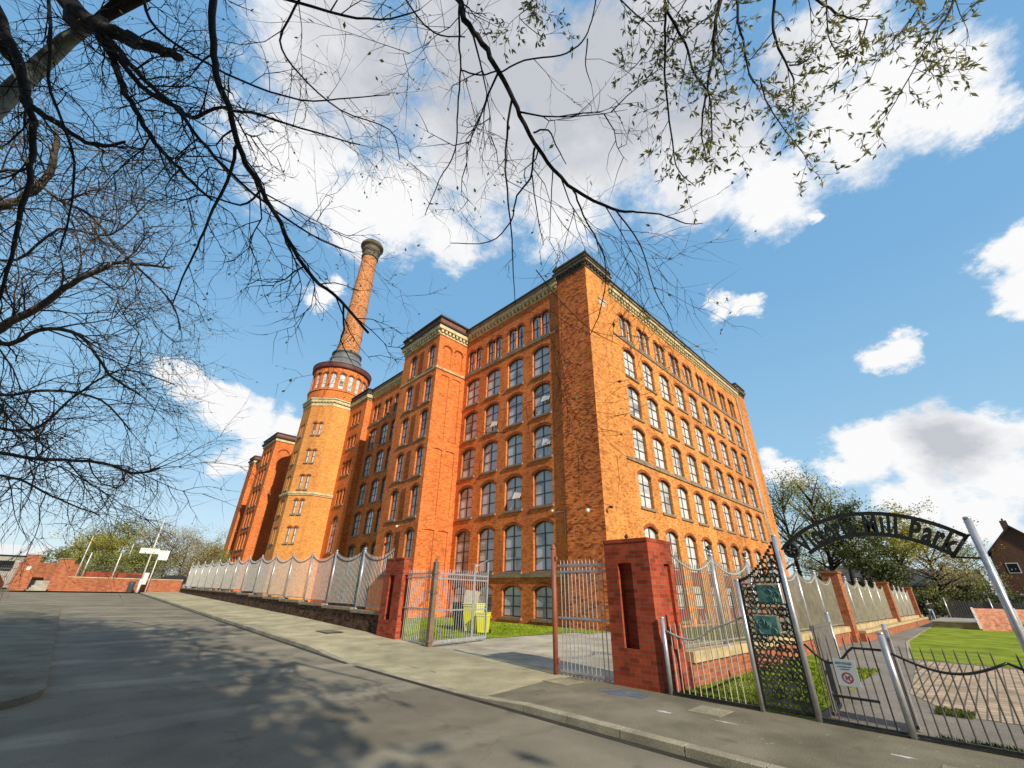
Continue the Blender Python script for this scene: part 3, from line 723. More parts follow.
for c in Rc:
    for z0, z1 in ((.32, .95), (2.35, 3.15)):
        rp_ = MB(); rp_.box(c - .82, YR + .12 + .07, z0, c + .82, YR + .12 + .19, z1); mp(rp_.build('spandrel_panel', M['panelred']))
for (yy, zz, tilt) in ((20.3, 7.9, .5), (17.55, 14.4, .45), (17.6, 11.2, .3), (23.0, 13.9, .4)):
    ol = MB(); Mx = Matrix.Translation((XL + .13, yy, zz)) @ Matrix.Rotation(tilt, 4, 'Y')
    ol.box(-.02, -.36, -.62, .02, -.31, 0, 0, Mx); ol.box(-.02, .31, -.62, .02, .36, 0, 0, Mx); ol.box(-.02, -.31, -.62, .02, .31, -.57, 0, Mx); ol.box(-.02, -.31, -.05, .02, .31, 0, 0, Mx); ol.box(-.004, -.31, -.57, .004, .31, -.05, 1, Mx)
    mp(ol.build('open_light', [M['frame_white'], M['glass']]))
# ---- stair tower projecting to the road
XT = 17.15; TY0, TY1 = 27.35, 33.35; tb = MB(); tall = 22.95
def u_(y): return TY1 - y
rowsT = [(s_, h, r, n) for s_, h, r, n in ROWS[1:]] + [(TOP[0], TOP[1] + .1, .5, 2)]
Wt = Wall((XT, TY1), LEFT, tb)
cuts = 0
colsT = []
for c in T1c:
    a, b_ = u_(c) - .54, u_(c) + .54
    colsT.append((a - .12, b_ + .12, [(a if i < 5 else a + .03, b_ if i < 5 else b_ - .03, s_, h, r) for i, (s_, h, r, n) in enumerate(rowsT)]))
u = 0
for c0, c1, ops in sorted(colsT):
    Wt.quad(u, c0, -.3, tall) if u == 0 or True else None
    Wt.strip(c0, c1, -.3, tall, ops); u = c1
Wt.quad(u, 6.0, -.3, tall)
# side facing the camera with blind panels
Wd = Wall((XT, TY0), FRONT, tb)
Wd.quad(0, .55, -.3, tall); Wd.quad(1.45, 1.8, -.3, tall); Wd.quad(2.7, 3.2, -.3, tall)
for a, b_ in ((.55, 1.45), (1.8, 2.7)):
    z = -.3
    for (s_, h, r) in ((1.0, 5.75, .06), (6.75, 12.0, .06), (12.7, 18.7, .06), (19.5, 21.7, .45)):
        nz_ = {5.75: 6.25, 12.0: 12.35, 18.7: 19.1, 21.7: tall}[h]
        Wd.cell(a, b_, z, nz_, (a + .0001, b_ - .0001, s_, h, r), blind=.09, band=(h == 21.7)); z = nz_
tb.box(XT + .35, TY0 + .35, -.3, 20.6, TY1 - .0, 22.9, 0)
Wd2 = Wall((20.3, TY1), pi, tb); Wd2.quad(0, 3.15, -.3, tall)
mp(tb.build('stair_tower', [M['brick_red_brightened'], M['brick_arch']]))
# recessed red panels between the window pairs
for i, (s_, h, r, n) in enumerate(rowsT):
    pn = MB(); Wall((XT, TY1), LEFT, pn).boxp(u_(30.28), u_(29.62), s_ - .1, h - .05, .035, 0); mp(pn.build('brick_panel', M['brick_arch']))
for s_, h, r, n in rowsT:
    pn = MB(); Wall((XT, TY1), LEFT, pn).boxp(u_(32.1), u_(27.7), s_ - .22, s_ - .17, .07, 0); mp(pn.build('sill_course', M['stone']))
sb = MB(); Wq = Wall((XT, TY1), LEFT, sb); Wp = Wall((XT, TY0), FRONT, sb)
Wp.boxp(-.1, 3.1, 19.08, 19.3, .10, 1); Wq.boxp(-.0, 6.0, 19.1, 19.28, .07, 1)
mp(sb.build('string_course', [M['stone'], M['coping']]))
cb = MB()
for z0, z1, p, m in ((22.6, 22.8, .08, 0), (22.8, 23.1, .04, 2), (23.1, 23.5, .30, 0), (23.5, 23.66, .42, 1), (23.66, 24.3, .2, 3), (24.3, 24.46, .34, 1)):
    cb.box(XT - p, TY0 - p, z0, 20.6, TY1 + p, z1, m)
for i in range(15):
    t = TY0 + i * .41; cb.box(XT - .22, t, 22.8, XT - .03, t + .22, 23.09, 0)
for i in range(8):
    t = XT + i * .41; cb.box(t, TY0 - .22, 22.8, t + .22, TY0 - .03, 23.09, 0)
mp(cb.build('cornice', [M['terracotta'], M['roof_dark'], M['brick_arch'], M['roof_red']]))
# ---- stair bay beside the octagonal tower
XP = 19.6; PY0, PY1 = 46.12, 51.0; eb = MB(); We = Wall((XP, PY1), LEFT, eb)
levels = [(6.9, 8.5), (10.25, 11.95), (13.7, 15.35), (17.0, 18.5), (20.0, 21.6)]
def u2(y): return PY1 - y
We.quad(0, u2(49.75), -.3, 23.0); We.quad(u2(47.25), PY1 - PY0, -.3, 23.0)
cs = [49.35, 48.5, 47.65]
for c in cs:
    w0, w1 = u2(c) - .425, u2(c) + .425
    w0 = max(w0, u2(49.75)) ; w1 = min(w1, u2(47.25))
    ops = [(u2(c) - .24, u2(c) + .24, s_, h, .22) for s_, h in levels[1:]]
    if c == 48.5: We.strip(w0, w1, 9.6, 23.0, ops)
    else: We.strip(w0, w1, 9.6, 23.0, ops)
We.quad(u2(49.775), u2(47.225), -.3, 3.0); We.cell(u2(49.775), u2(47.225), 3.0, 9.6, (u2(49.2), u2(47.8), 5.2, 8.9, .7))
Wf = Wall((XP, PY0), FRONT, eb); Wf.quad(0, .8, -.3, 23.0)
mp(eb.build('stair_bay', [M['brick_red_brightened'], M['brick_arch']]))
for c in cs:
    for s_, h in levels[1:]: merged_window(rest, 'seg', .47, h - s_, .2, 2, (XP + .18, c, s_), LEFT, 1)
merged_window(rest, 'seg', 1.38, 3.7, .68, 4, (XP + .18, 48.5, 5.2), LEFT, 2)
cb = MB()
for z0, z1, p, m in ((22.75, 23.0, .06, 2), (23.0, 23.5, .22, 0), (23.5, 23.75, .34, 1), (23.75, 24.05, .22, 1), (24.05, 24.2, .3, 1)):
    cb.box(XP - p, PY0 - p, z0, 21, PY1, z1, m)
mp(cb.build('cornice', [M['terracotta'], M['roof_dark'], M['stone']]))
o = mp(rest.build('window_group', [M['frame'], M['glass'], M['stone']])); tag(o, None, None, None, 'stuff')

# ================================================================== octagonal tower with chimney
OC = (18.75, 54.13); ap_ = 3.42; sd = 2.83
octo = thing('octagonal_tower', 'octagonal orange brick stair tower with lantern drum and tall round chimney rising from its roof', 'tower', (OC[0], OC[1], 0))
def op_(o): o.parent = octo; o.matrix_parent_inverse = Matrix.Translation((-OC[0], -OC[1], 0)); return o
ob_ = MB(); facets = []
for k in range(8):
    th = -pi / 2 + k * pi / 4                       # outward (sin th, -cos th)
    ox, oy = sin(th), -cos(th); tx, ty = cos(th), sin(th)
    O = (OC[0] + ox * ap_ - tx * sd / 2, OC[1] + oy * ap_ - ty * sd / 2); facets.append((O, th))
lev = [(6.1, 7.75), (9.2, 10.75), (12.0, 13.6), (15.15, 16.7), (18.65, 20.2)]
for k, (O, th) in enumerate(facets):
    W = Wall(O, th, ob_, .16)
    if k in (0, 1, 7):
        c = sd / 2; cw = .66
        W.quad(0, c - cw, -.3, 23.05); W.quad(c + cw, sd, -.3, 23.05)
        W.strip(c - cw, c, -.3, 23.05, [(c - .52, c - .18, s_, h, .16) for s_, h in lev])
        W.strip(c, c + cw, -.3, 23.05, [(c + .18, c + .52, s_, h, .16) for s_, h in lev])
    else: W.quad(0, sd, -.3, 23.05)
def octpoly(a): return [(OC[0] + a / cos(pi / 8) * cos(pi / 8 + k * pi / 4), OC[1] + a / cos(pi / 8) * sin(pi / 8 + k * pi / 4)) for k in range(8)]
op_(ob_.build('wall', [M['brick_tower'], M['brick_arch']]))
cb = MB()
cb.prism(octpoly(ap_ + .10), 11.25, 11.42, 0); cb.prism(octpoly(ap_ + .18), 11.42, 11.62, 1)
cb.prism(octpoly(ap_ + .06), 22.55, 22.9, 1); cb.prism(octpoly(ap_ + .20), 23.05, 23.4, 1); cb.prism(octpoly(ap_ + .32), 23.4, 23.56, 1); cb.prism(octpoly(ap_ + .24), 23.56, 23.64, 2)
for (O, th) in facets:
    W = Wall((O[0], O[1]), th, cb); dentils(W, 0, sd, 22.93, .12, .18, .4, 0)
op_(cb.build('cornice', [M['coping'], M['terracotta'], M['roof_dark']]))
# drum
dr = MB(); RD = 3.62; nb = 20
dr.lathe([(RD + .02, 23.6), (RD + .02, 24.75)], OC, 60); dr.lathe([(RD + .12, 24.75), (RD + .12, 24.9), (RD, 24.9)], OC, 60)
seg = 2 * pi * RD / nb
for k in range(nb):
    w = 2 * pi * (k + .5) / nb - 3 * pi / 4; ox, oy = cos(w), sin(w); th = atan2(ox, -oy); tx, ty = cos(th), sin(th)
    O = (OC[0] + ox * RD * .99 - tx * seg / 2, OC[1] + oy * RD * .99 - ty * seg / 2); W = Wall(O, th, dr, .2)
    W.cell(0, seg, 24.9, 28.2, (seg / 2 - .32, seg / 2 + .32, 25.05, 27.35, .32))
op_(dr.build('drum', [M['brick_red_brightened'], M['brick_arch']]))
for k in range(nb):
    w = 2 * pi * (k + .5) / nb - 3 * pi / 4; ox, oy = cos(w), sin(w); th = atan2(ox, -oy)
    if oy * .72 + ox * .62 > .45: continue
    o = place_window('seg', .62, 2.3, .31, 3, octo, (OC[0] + ox * (RD * .99 - .18), OC[1] + oy * (RD * .99 - .18), 25.05), th, 1, 'glass', frame='frame_white'); op_(o)
for k in (0, 1, 7):
    (O, th) = facets[k]; W = Wall(O, th, MB(), 0)
    for s_, h in lev:
        for du in (-.35, .35):
            p = W.P(sd / 2 + du, s_, .14); op_(place_window('seg', .33, h - s_, .16, 2, octo, p, th, 1, 'glass'))
rf = MB(); rf.lathe([(RD - .1, 28.1), (3.82, 28.15), (3.86, 28.2), (3.86, 28.75), (3.82, 28.8)], OC, 64, 0)
rf.lathe([(3.92, 28.8), (3.92, 28.88), (3.3, 29.25), (2.2, 30.4), (1.95, 30.7)], OC, 64, 1); rf.lathe([(2.15, 30.6), (2.15, 30.9), (1.92, 30.9), (1.92, 31.7), (2.05, 31.7), (2.05, 31.9), (1.6, 31.9)], OC, 48, 1)
op_(rf.build('roof', [M['eaves'], M['lead']]))
ch = MB(); ch.lathe([(1.56, 30.0), (1.16, 50.6)], OC, 40, 0)
for z_ in (35, 40.2, 45.3): ch.lathe([(1.62 - .0194 * (z_ - 30) - .02, z_), (1.62 - .0194 * (z_ - 30) + .0, z_ + .02), (1.62 - .0194 * (z_ - 30) - .0, z_ + .1), (1.6 - .0194 * (z_ - 30) - .02, z_ + .12)], OC, 40, 0)
op_(ch.build('chimney', [M['brick_chimney']]))
cc = MB(); cc.lathe([(1.16, 50.5), (1.34, 50.65), (1.34, 50.95), (1.2, 51.0), (1.24, 51.6), (1.48, 51.95), (1.48, 52.15), (1.36, 52.2), (1.42, 52.6), (1.82, 52.95), (1.82, 53.3), (1.66, 53.35), (1.66, 53.6), (1.2, 53.6), (1.2, 52)], OC, 40, 0, False)
o = cc.build('chimney_crown', [M['crown']]); op_(o)

# ================================================================== far mill block
far = thing('mill_building', 'second brick mill block beyond the octagonal tower, its front mostly in shadow', 'mill', (20.3, 57.6, 0))
def fp(o): o.parent = far; o.matrix_parent_inverse = Matrix.Translation((-20.3, -57.6, 0)); return o
fb = MB(); frest = MB()
Fc = [59.6, 62.2, 64.8, 67.4, 70.0]
facade(fb, (XL, 72.0), LEFT, 72.0 - 57.0, -.3, 23.2, [72 - c for c in Fc], 1.5)
Gc = [81.0, 83.6, 86.2, 88.8, 91.4]
facade(fb, (XL, 94.0), LEFT, 94.0 - 78.6, -.3, 23.2, [94 - c for c in Gc], 1.5)
Wz = Wall((17.1, 78.6), LEFT, fb)
Hc = [73.8, 75.3, 76.8]
u = 0
for c in sorted([78.6 - c for c in Hc]):
    Wz.quad(u, c - .6, -.3, 22.9); Wz.strip(c - .6, c + .6, -.3, 22.9, [(c - .42, c + .42, s_, h, r) for s_, h, r, n in ROWS[1:]] + [(c - .4, c + .4, TOP[0], TOP[1], .4)]); u = c + .6
Wz.quad(u, 6.6, -.3, 22.9)
Wy = Wall((17.1, 72.0), FRONT, fb); Wy.quad(0, .5, -.3, 22.9); Wy.quad(2.7, 3.2, -.3, 22.9)
Wy.quad(.5, 2.7, -.3, 19.1); Wy.cell(.5, 2.7, 19.1, 22.9, (.75, 2.4, 19.6, 21.6, .6), blind=.1)
fb.box(19.5, 94.0, -.3, 50, 97.2, 24.2, 0); fb.box(17.7, 72.4, -.3, 20.6, 78.6, 22.8, 0); fb.box(20.75, 57.0, -.3, 52, 97, 23.0, 0)
fp(fb.build('wall', [M['brick_red_brightened'], M['brick_arch']]))
for cset, w in ((Fc, 1.48), (Gc, 1.48)):
    for c in cset:
        for s_, h, r, n in ROWS: merged_window(frest, 'seg', w, h - s_, r, n, (XL + .18, c, s_), LEFT)
        merged_window(frest, 'pair', 1.6, TOP[1] - TOP[0], 0, 2, (XL + .18, c, TOP[0]), LEFT)
for c in Hc:
    for s_, h, r, n in ROWS[1:]: merged_window(frest, 'seg', .82, h - s_, r, n, (17.1 + .18, c, s_), LEFT, 1)
    merged_window(frest, 'seg', .78, TOP[1] - TOP[0], .4, 2, (17.1 + .18, c, TOP[0]), LEFT, 1)
tag(fp(frest.build('window_group', [M['frame'], M['glass'], M['stone']])), None, None, None, 'stuff')
for a_ in (((XL, 72.0), LEFT, 15.0, 23.2, 'main'), ((XL, 94.0), LEFT, 15.3, 23.2, 'main')):
    cb = MB(); cornice(cb, *a_); fp(cb.build('cornice', [M['terracotta'], M['roof_dark'], M['roof_red']]))
for (x0, y0, y1, z) in ((17.1, 72.0, 78.6, 22.8), (19.5, 94.0, 97.2, 24.0)):
    cb = MB()
    for z0, z1, p, m in ((0, .45, .15, 0), (.45, .7, .36, 1), (.7, 1.2, .2, 2), (1.2, 1.35, .3, 1)): cb.box(x0 - p, y0 - p, z + z0, 20.9, y1 + p, z + z1, m)
    fp(cb.build('cornice', [M['terracotta'], M['roof_dark'], M['roof_red']]))
rb = MB(); rb.box(XL + .3, 57.4, 23.0, 52, 94, 23.5, 0); fp(rb.build('roof', M['slate']))

# ================================================================== brick gate pillars
def pillar(label, x0, x1, y0, y1, z0, z1, panels, group, face_left=True, mat='brick_pillar'):
    t = thing('gate_pillar', label, 'pillar', ((x0 + x1) / 2, (y0 + y1) / 2, z0), 0, group)
    inv = Matrix.Translation((-(x0 + x1) / 2, -(y0 + y1) / 2, -z0))
    b = MB()
    W = Wall((x0, y1), LEFT, b); L = y1 - y0
    W.strip(0, L, z0, z1 - .08, [(panels[0], panels[1], z0 + panels[2], z0 + panels[3], .01)], blind=.17, band=False)
    W = Wall((x0, y0), FRONT, b); D = x1 - x0
    W.strip(0, D, z0, z1 - .08, [(panels[4], panels[5], z0 + panels[2], z0 + panels[3], .01)], blind=.07, band=False)
    b.face([(x1, y0, z0), (x1, y1, z0), (x1, y1, z1 - .08), (x1, y0, z1 - .08)]); b.face([(x1, y1, z0), (x0, y1, z0), (x0, y1, z1 - .08), (x1, y1, z1 - .08)])
    o = b.build('shaft', M[mat], t); o.matrix_parent_inverse = inv
    c = MB(); c.box(x0 - .012, y0 - .012, z1 - .08, x1 + .012, y1 + .012, z1, 0)
    o = c.build('cap', M[mat], t, bevel=.006); o.matrix_parent_inverse = inv
    return t, inv
tR, invR = pillar('tall dark red brick gate pillar with a deep slot, right of the open gateway', 8.65, 9.72, 4.71, 5.80, -.1, 2.74, (.32, .66, .75, 2.35, .62, .9), 'brick gate pillars')
b = MB(); b.tube([(9.25, 5.55, 2.74), (9.25, 5.55, 2.83)], .02, 6); b.lathe([(.0, 2.82), (.045, 2.84), (.05, 2.87), (.03, 2.9), (.0, 2.93)], (9.25, 5.55), 10)
b.box(9.2, 5.53, 2.80, 9.32, 5.57, 2.82); o = b.build('finial', M['roof_dark'], tR); o.matrix_parent_inverse = invR
pillar('red brick gate pillar where the left hand railings meet the gateway', 8.97, 9.30, 14.96, 16.30, -.1, 2.75, (.42, .78, .75, 2.25, .1, .22), 'brick gate pillars')

# ================================================================== railings
def bar(b, x, y, z0, z1, r=.011, n=5, spike=.06):
    if spike: b.tube([(x, y, z0), (x, y, z1 - spike), (x, y, z1)], [r, r, r * .2], n, cap=False)
    else: b.tube([(x, y, z0), (x, y, z1)], r, n, cap=False)
def ball_post(name, x, y, z0, z1, r, mat, parent, inv, ball=True, dark=False):
    b = MB(); b.tube([(x, y, z0), (x, y, z1 - .12)], r, 12)
    if ball:
        b.lathe([(r * 1.25, z1 - .14), (r * 1.25, z1 - .11), (r * .5, z1 - .10), (r * .55, z1 - .085), (r * 1.15, z1 - .055), (r * 1.15, z1 - .03), (r * .6, z1 - .005), (0, z1)], (x, y), 12)
    b.tube([(x, y, z0), (x, y, z0 + .03)], r * 1.9, 12)
    o = b.build(name, mat, parent); o.matrix_parent_inverse = inv
    return o
def swag(y0, y1, zt, dip, n=10):
    return [(y0 + (y1 - y0) * i / n, zt - dip * (1 - (2 * i / n - 1) ** 2)) for i in range(n + 1)]
# ---- left: railings on the low wall along the footway, X = 9.3
XFL = 9.32
posts = [19.0 + 3.02 * i for i in range(14)]
def cop(y): return .86 + .022 * (y - 16.7) if y < 38 else 1.34 + .008 * (y - 38)
t = thing('dwarf_wall', 'long low soot-stained wall with stepped stone coping under the left hand railings', 'wall', (XFL, 37, 0))
inv = Matrix.Translation((-XFL, -37, 0)); b = MB(); c = MB(); y = 16.0; k = 0
while y < 59:
    y2 = min(y + 3.02, 59.5); zc = cop(y + 1.5)
    b.box(XFL - .16, y, -.3, XFL + .2, y2, zc - .12, 0)
    c.box(XFL - .24, y + .01, zc - .115, XFL + .26, y2 - .01, zc, 0); y = y2
o = b.build('brickwork', M['brick_soot'], t); o.matrix_parent_inverse = inv
o = c.build('coping', M['stone'], t, bevel=.01); o.matrix_parent_inverse = inv
t = thing('railings', 'tall galvanised railings with hanging swag rails on the low wall left of the gateway', 'railings', (XFL, 37, 0)); edges = [16.35] + posts
for i, yp in enumerate(posts):
    ball_post('post', XFL, yp, cop(yp) - .02, cop(yp) + 2.42, .055, M['galv'], t, inv)
for i in range(len(edges) - 1):
    y0, y1 = edges[i], edges[i + 1]; z0 = cop((y0 + y1) / 2); b = MB(); dip = .34
    n = max(6, int((y1 - y0) / .125)); ztop = z0 + 2.22
    for k in range(1, n):
        yy = y0 + (y1 - y0) * k / n; s_ = 2 * k / n - 1; zt = ztop - dip * (1 - s_ * s_)
        bar(b, XFL, yy, z0 + .1, zt + .16, .0125, 4)
    b.box(XFL - .02, y0, z0 + .12, XFL + .02, y1, z0 + .15)
    o = b.build('bars', M['galv_dull'], t, uv=False); o.matrix_parent_inverse = inv
    s2 = MB(); s2.tube([(XFL, yy, zz) for yy, zz in swag(y0, y1, ztop, dip)], .022, 6, cap=False)
    o = s2.build('swag_rail', M['darkrail'], t, uv=False); o.matrix_parent_inverse = inv
# ---- right: railings between mill lawn and park, Y = 4.7
YF = 4.75
pil = [25.7, 40.9, 55.0]
t = thing('dwarf_wall', 'low orange brick wall with yellow stone coping between the mill lawn and the park', 'wall', (30, YF, 0)); inv = Matrix.Translation((-30, -YF, 0))
b = MB(); b.box(9.73, YF - .14, -.2, 58, YF + .14, .40, 0); b.box(26.3, YF - .5, -.2, 58, YF - .14, .30, 0)
o = b.build('brickwork', M['brick_wall'], t); o.matrix_parent_inverse = inv
c = MB(); x = 9.73
while x < 58: c.box(x + .006, YF - .2, .40, min(x + 1.2, 58) - .006, YF + .2, .60, 0); x += 1.2
x = 26.4
while x < 57.5: c.box(x + .006, YF - .55, .30, min(x + 1.2, 58) - .006, YF - .2, .42, 0); x += 1.2
o = c.build('coping', M['coping'], t, bevel=.012); o.matrix_parent_inverse = inv
t = thing('railings', 'tall galvanised railings with swag rails on the yellow coping beside the park', 'railings', (30, YF, 0))
pr = [12.0, 14.6, 17.2, 19.8, 22.5, 28.6, 31.6, 34.6, 37.6, 43.6, 46.4, 49.2, 52.0]
for xp in pr:
    ball_post('post', xp, YF, .58, 2.74, .06, M['galv'], t, inv)
    b = MB(); b.tube([(xp, YF, 2.72), (xp, YF + .02, 2.80), (xp + .07, YF - .03, 2.86)], [.035, .06, .02], 7); o = b.build('finial', M['roof_dark'], t); o.matrix_parent_inverse = inv
ed = [9.75, 12.0, 14.6, 17.2, 19.8, 22.5, 25.4, None, 26.3, 28.6, 31.6, 34.6, 37.6, 40.6, None, 41.4, 43.6, 46.4, 49.2, 52.0, 54.7]
for a, c_ in zip(ed, ed[1:]):
    if a is None or c_ is None: continue
    b = MB(); n = max(6, int((c_ - a) / .105)); dip = .3
    for k in range(1, n):
        xx = a + (c_ - a) * k / n; s_ = 2 * k / n - 1; zt = 2.5 - dip * (1 - s_ * s_)
        bar(b, xx, YF, .66, zt + .14, .0125, 4)
    b.box(a, YF - .02, .68, c_, YF + .02, .71)
    o = b.build('bars', M['khaki_bars'], t, uv=False); o.matrix_parent_inverse = inv
    s2 = MB(); s2.tube([(xx, YF, zz) for xx, zz in swag(a, c_, 2.5, dip)], .02, 6, cap=False)
    o = s2.build('swag_rail', M['galv_dull'], t, uv=False); o.matrix_parent_inverse = inv
lab = ['orange brick pillar in the park boundary railings, nearest the arch', 'middle orange brick pillar of the park boundary railings', 'farthest orange brick pillar at the end of the park boundary railings']
for i, xp in enumerate(pil):
    t = thing('brick_pier', lab[i], 'pillar', (xp, YF, 0), 0, 'piers in the park railings')
    b = MB(); b.box(-.38, -.32, -.1, .38, .32, 2.72); b.build('shaft', M['brick_wall'], t); c = MB(); c.box(-.43, -.37, 2.723, .43, .37, 2.82); c.build('cap', M['brick_wall'], t, bevel=.01)

# ================================================================== vehicle gateway
t = thing('gate_post', 'faded red round gate post standing in the gateway left of the tall brick pillar', 'gate post', (8.6, 7.29, -.05))
b = MB(); b.tube([(0, 0, 0), (0, 0, 2.66)], .058, 14); b.build('shaft', M['redpaint'], t)
b = MB(); b.lathe([(.05, 2.655), (.075, 2.67), (.075, 2.70), (.05, 2.72), (.055, 2.745), (.03, 2.79), (0, 2.80)], (0, 0), 14); b.build('cap', M['redpaint'], t)
for z in (.28, 2.42): b = MB(); b.box(-.03, -.11, z, .03, -.055, z + .08); b.build('hinge', M['redpaint'], t)
def railpanel(label, name, P0, P1, z0, z1, nb, rails, mat, dashed=False, posts_=True, top=None, cat='gate', group=None, r=.0115, slope=0):
    """flat panel of uprights between two ground points"""
    dx, dy = P1[0] - P0[0], P1[1] - P0[1]; L = sqrt(dx * dx + dy * dy)
    t = thing(name, label, cat, (P0[0], P0[1], 0), atan2(dy, dx), group); b = MB()
    for k in range(1, nb):
        x = L * k / nb; zt = z1 + slope * k / nb + (top(k / nb) if top else 0); bar(b, x, 0, z0 + .03, zt, r, 5)
    b.build('bars', mat, t, uv=False)
    for zr in rails:
        b = MB(); b.box(.0, -.017, zr - .022, L, .017, zr + .022); b.build('rail', mat, t)
    return t, L
# fixed bay at the right, between red post and pillar
railpanel('tall narrow bay of galvanised railings between the red post and the tall brick pillar', 'railing_bay', (8.66, 7.22), (8.72, 5.84), -.04, 2.36, 13, (.08, 1.12, 2.10, 2.24), M['galv'], cat='railings')
t, L = railpanel('open left gate leaf of pale steel bars swung back towards the yellow bins', 'gate_leaf', (9.05, 12.95), (11.95, 13.55), .10, 2.35, 24, (.16, 1.05, 2.02, 2.18), M['galv'], cat='gate')
for x in (.02, L * .72, L): 
    b = MB(); b.box(x - .03, -.03, .1, x + .03, .03, 2.25 + (.45 if x == L else .35 if x > 1 else 0)); b.build('stile', M['galv'], t, bevel=.006)
b = MB(); b.box(0, -.035, .09, L, .035, .16); b.build('bottom_rail', M['galv'], t)
b = MB(); b.tube([(L * .72, 0, 2.5), (L * .8, 0, 2.56), (L, 0, 2.78)], .022, 6); b.build('brace', M['galv'], t)
t, L = railpanel('fixed bay of weathered railings between the left brick pillar and the brown post', 'railing_bay', (9.15, 14.9), (9.05, 13.05), .0, 2.32, 15, (.10, 1.08, 2.06, 2.18), M['galv_dull'], cat='railings')
t = thing('gate_post', 'brown square gate post with rusty hinges between the open leaf and the fixed bay', 'gate post', (9.05, 12.97, -.05))
b = MB(); b.box(-.075, -.075, 0, .075, .075, 2.55); b.build('shaft', M['brownpost'], t, bevel=.01)
b = MB(); b.lathe([(.09, 2.55), (.1, 2.58), (.04, 2.6), (.06, 2.65), (.02, 2.72), (0, 2.73)], (0, 0), 10); b.build('finial', M['brownpost'], t)
for z in (.2, 1.6, 2.2): b = MB(); b.box(-.1, -.1, z, .1, .1, z + .07); b.build('hinge', M['brownpost'], t)

# ================================================================== park entrance railings, X = 8.65
XA = 8.65
def round_post(label, x, y, z1, r=.045, capmat='galv', lean=0.0, z0=-.05, group=None):
    t = thing('park_post', label, 'post', (x, y, z0), 0, group)
    b = MB(); b.tube([(0, 0, 0), (lean, 0, z1 - z0 - .02)], r, 16); b.build('shaft', M['galv'], t)
    b = MB(); b.lathe([(r * 1.02, z1 - z0 - .022), (r * 1.08, z1 - z0 - .01), (r * .9, z1 - z0 + .008), (0, z1 - z0 + .015)], (lean, 0), 16); b.build('cap', M['blackmetal'] if capmat == 'dark' else M['galv'], t)
    return t
g = 'tubular posts of the park entrance'
round_post('short tubular steel post against the tall brick pillar', XA, 4.58, 1.24, .04, group=g)
round_post('tubular steel post at the left edge of the ornamental metal panel', XA, 3.04, 1.90, .038, group=g)
round_post('tall tubular steel post carrying the left end of the arch sign', XA, 2.27, 2.60, .042, group=g)
round_post('tall tubular steel post just behind the left arch post', XA + .26, 2.34, 2.50, .035, group=g)
round_post('short tubular gate post near the keep-dogs notice', XA, 1.22, 1.20, .042, group=g)
round_post('tallest tubular post carrying the right end of the arch sign', XA, -.165, 2.66, .042, group=g)
def park_rail(label, y0, y1, nb, tops, sw, dark=True, r=.0095, z0=.06):
    t = thing('park_railings', label, 'railings', (XA, y0, 0), pi / 2 if y1 > y0 else -pi / 2); L = abs(y1 - y0); b = MB()
    for k in range(1, nb):
        f = k / nb; bar(b, L * f, 0, z0, tops(f), r, 6, .05)
    b.build('bars', M['galv_dull'] if not dark else M['darkrail'], t, uv=False)
    b = MB(); n = 14; b.tube([(L * i / n, 0, sw(i / n)) for i in range(n + 1)], .016, 7); b.build('swag_rail', M['blackmetal'] if dark else M['galv_dull'], t)
    b = MB(); b.box(0, -.018, z0 - .03, L, .018, z0 + .0); b.build('bottom_rail', M['blackmetal'], t)
    k_ = MB(); k_.box(0, -.03, -.03, L, .05, .015); k_.build('kerb_plinth', M['dirtedge'], t)
    return t
# bay whose swag rises towards the ornamental panel
park_rail('low galvanised railings with a rising swag rail between the brick pillar and ornamental panel', 4.54, 3.08, 14, lambda f: 1.15 + .62 * f ** 2 if f < .9 else 1.72, lambda f: 1.02 - .12 * sin(pi * min(1, f * 1.6)) * (f < .62) + .52 * max(0, f - .35) ** 1.4, dark=False)
# gate with notice
def gate_sw(f): return (.98 - .22 * sin(pi * f / .62) if f < .62 else .98 - .0 * f)
t = park_rail('low dark pedestrian gate with curved top rail and a hanging notice', 2.22, 1.27, 9, lambda f: 1.10 + .06 * f, gate_sw)
t['category'] = 'gate'; t.name = 'pedestrian_gate'
b = MB(); b.box(.2, -.02, .34, .75, .02, .37); b.build('lower_rail', M['blackmetal'], t)
# notice
t = thing('notice', 'grey white notice with a red no-dogs circle tied to the pedestrian gate', 'notice', (XA - .03, 1.76, .66), -pi / 2)
b = MB(); b.box(-.135, -.006, -.165, .135, .0, .165); b.build('plate', M['signwhite'], t, bevel=.002)
b = MB()
for k in range(28):
    a0, a1 = 2 * pi * k / 28, 2 * pi * (k + 1) / 28; c0 = -.06
    b.face([(.068 * cos(a0), -.008, c0 + .068 * sin(a0)), (.068 * cos(a1), -.008, c0 + .068 * sin(a1)), (.052 * cos(a1), -.008, c0 + .052 * sin(a1)), (.052 * cos(a0), -.008, c0 + .052 * sin(a0))][::-1])
b.face([(-.045, -.0082, -.022), (-.037, -.0082, -.012), (.045, -.0082, -.098), (.037, -.0082, -.108)])
b.build('prohibition_ring', M['signred'], t, uv=False)
b = MB()      # small dog shape
b.box(-.025, -.0078, -.07, .022, -.0066, -.052); b.box(.012, -.0078, -.055, .034, -.0066, -.035)
for x in (-.024, -.013, .008, .018): b.box(x, -.0078, -.09, x + .005, -.0066, -.068)
b.build('dog_symbol', M['signblue'], t, uv=False)
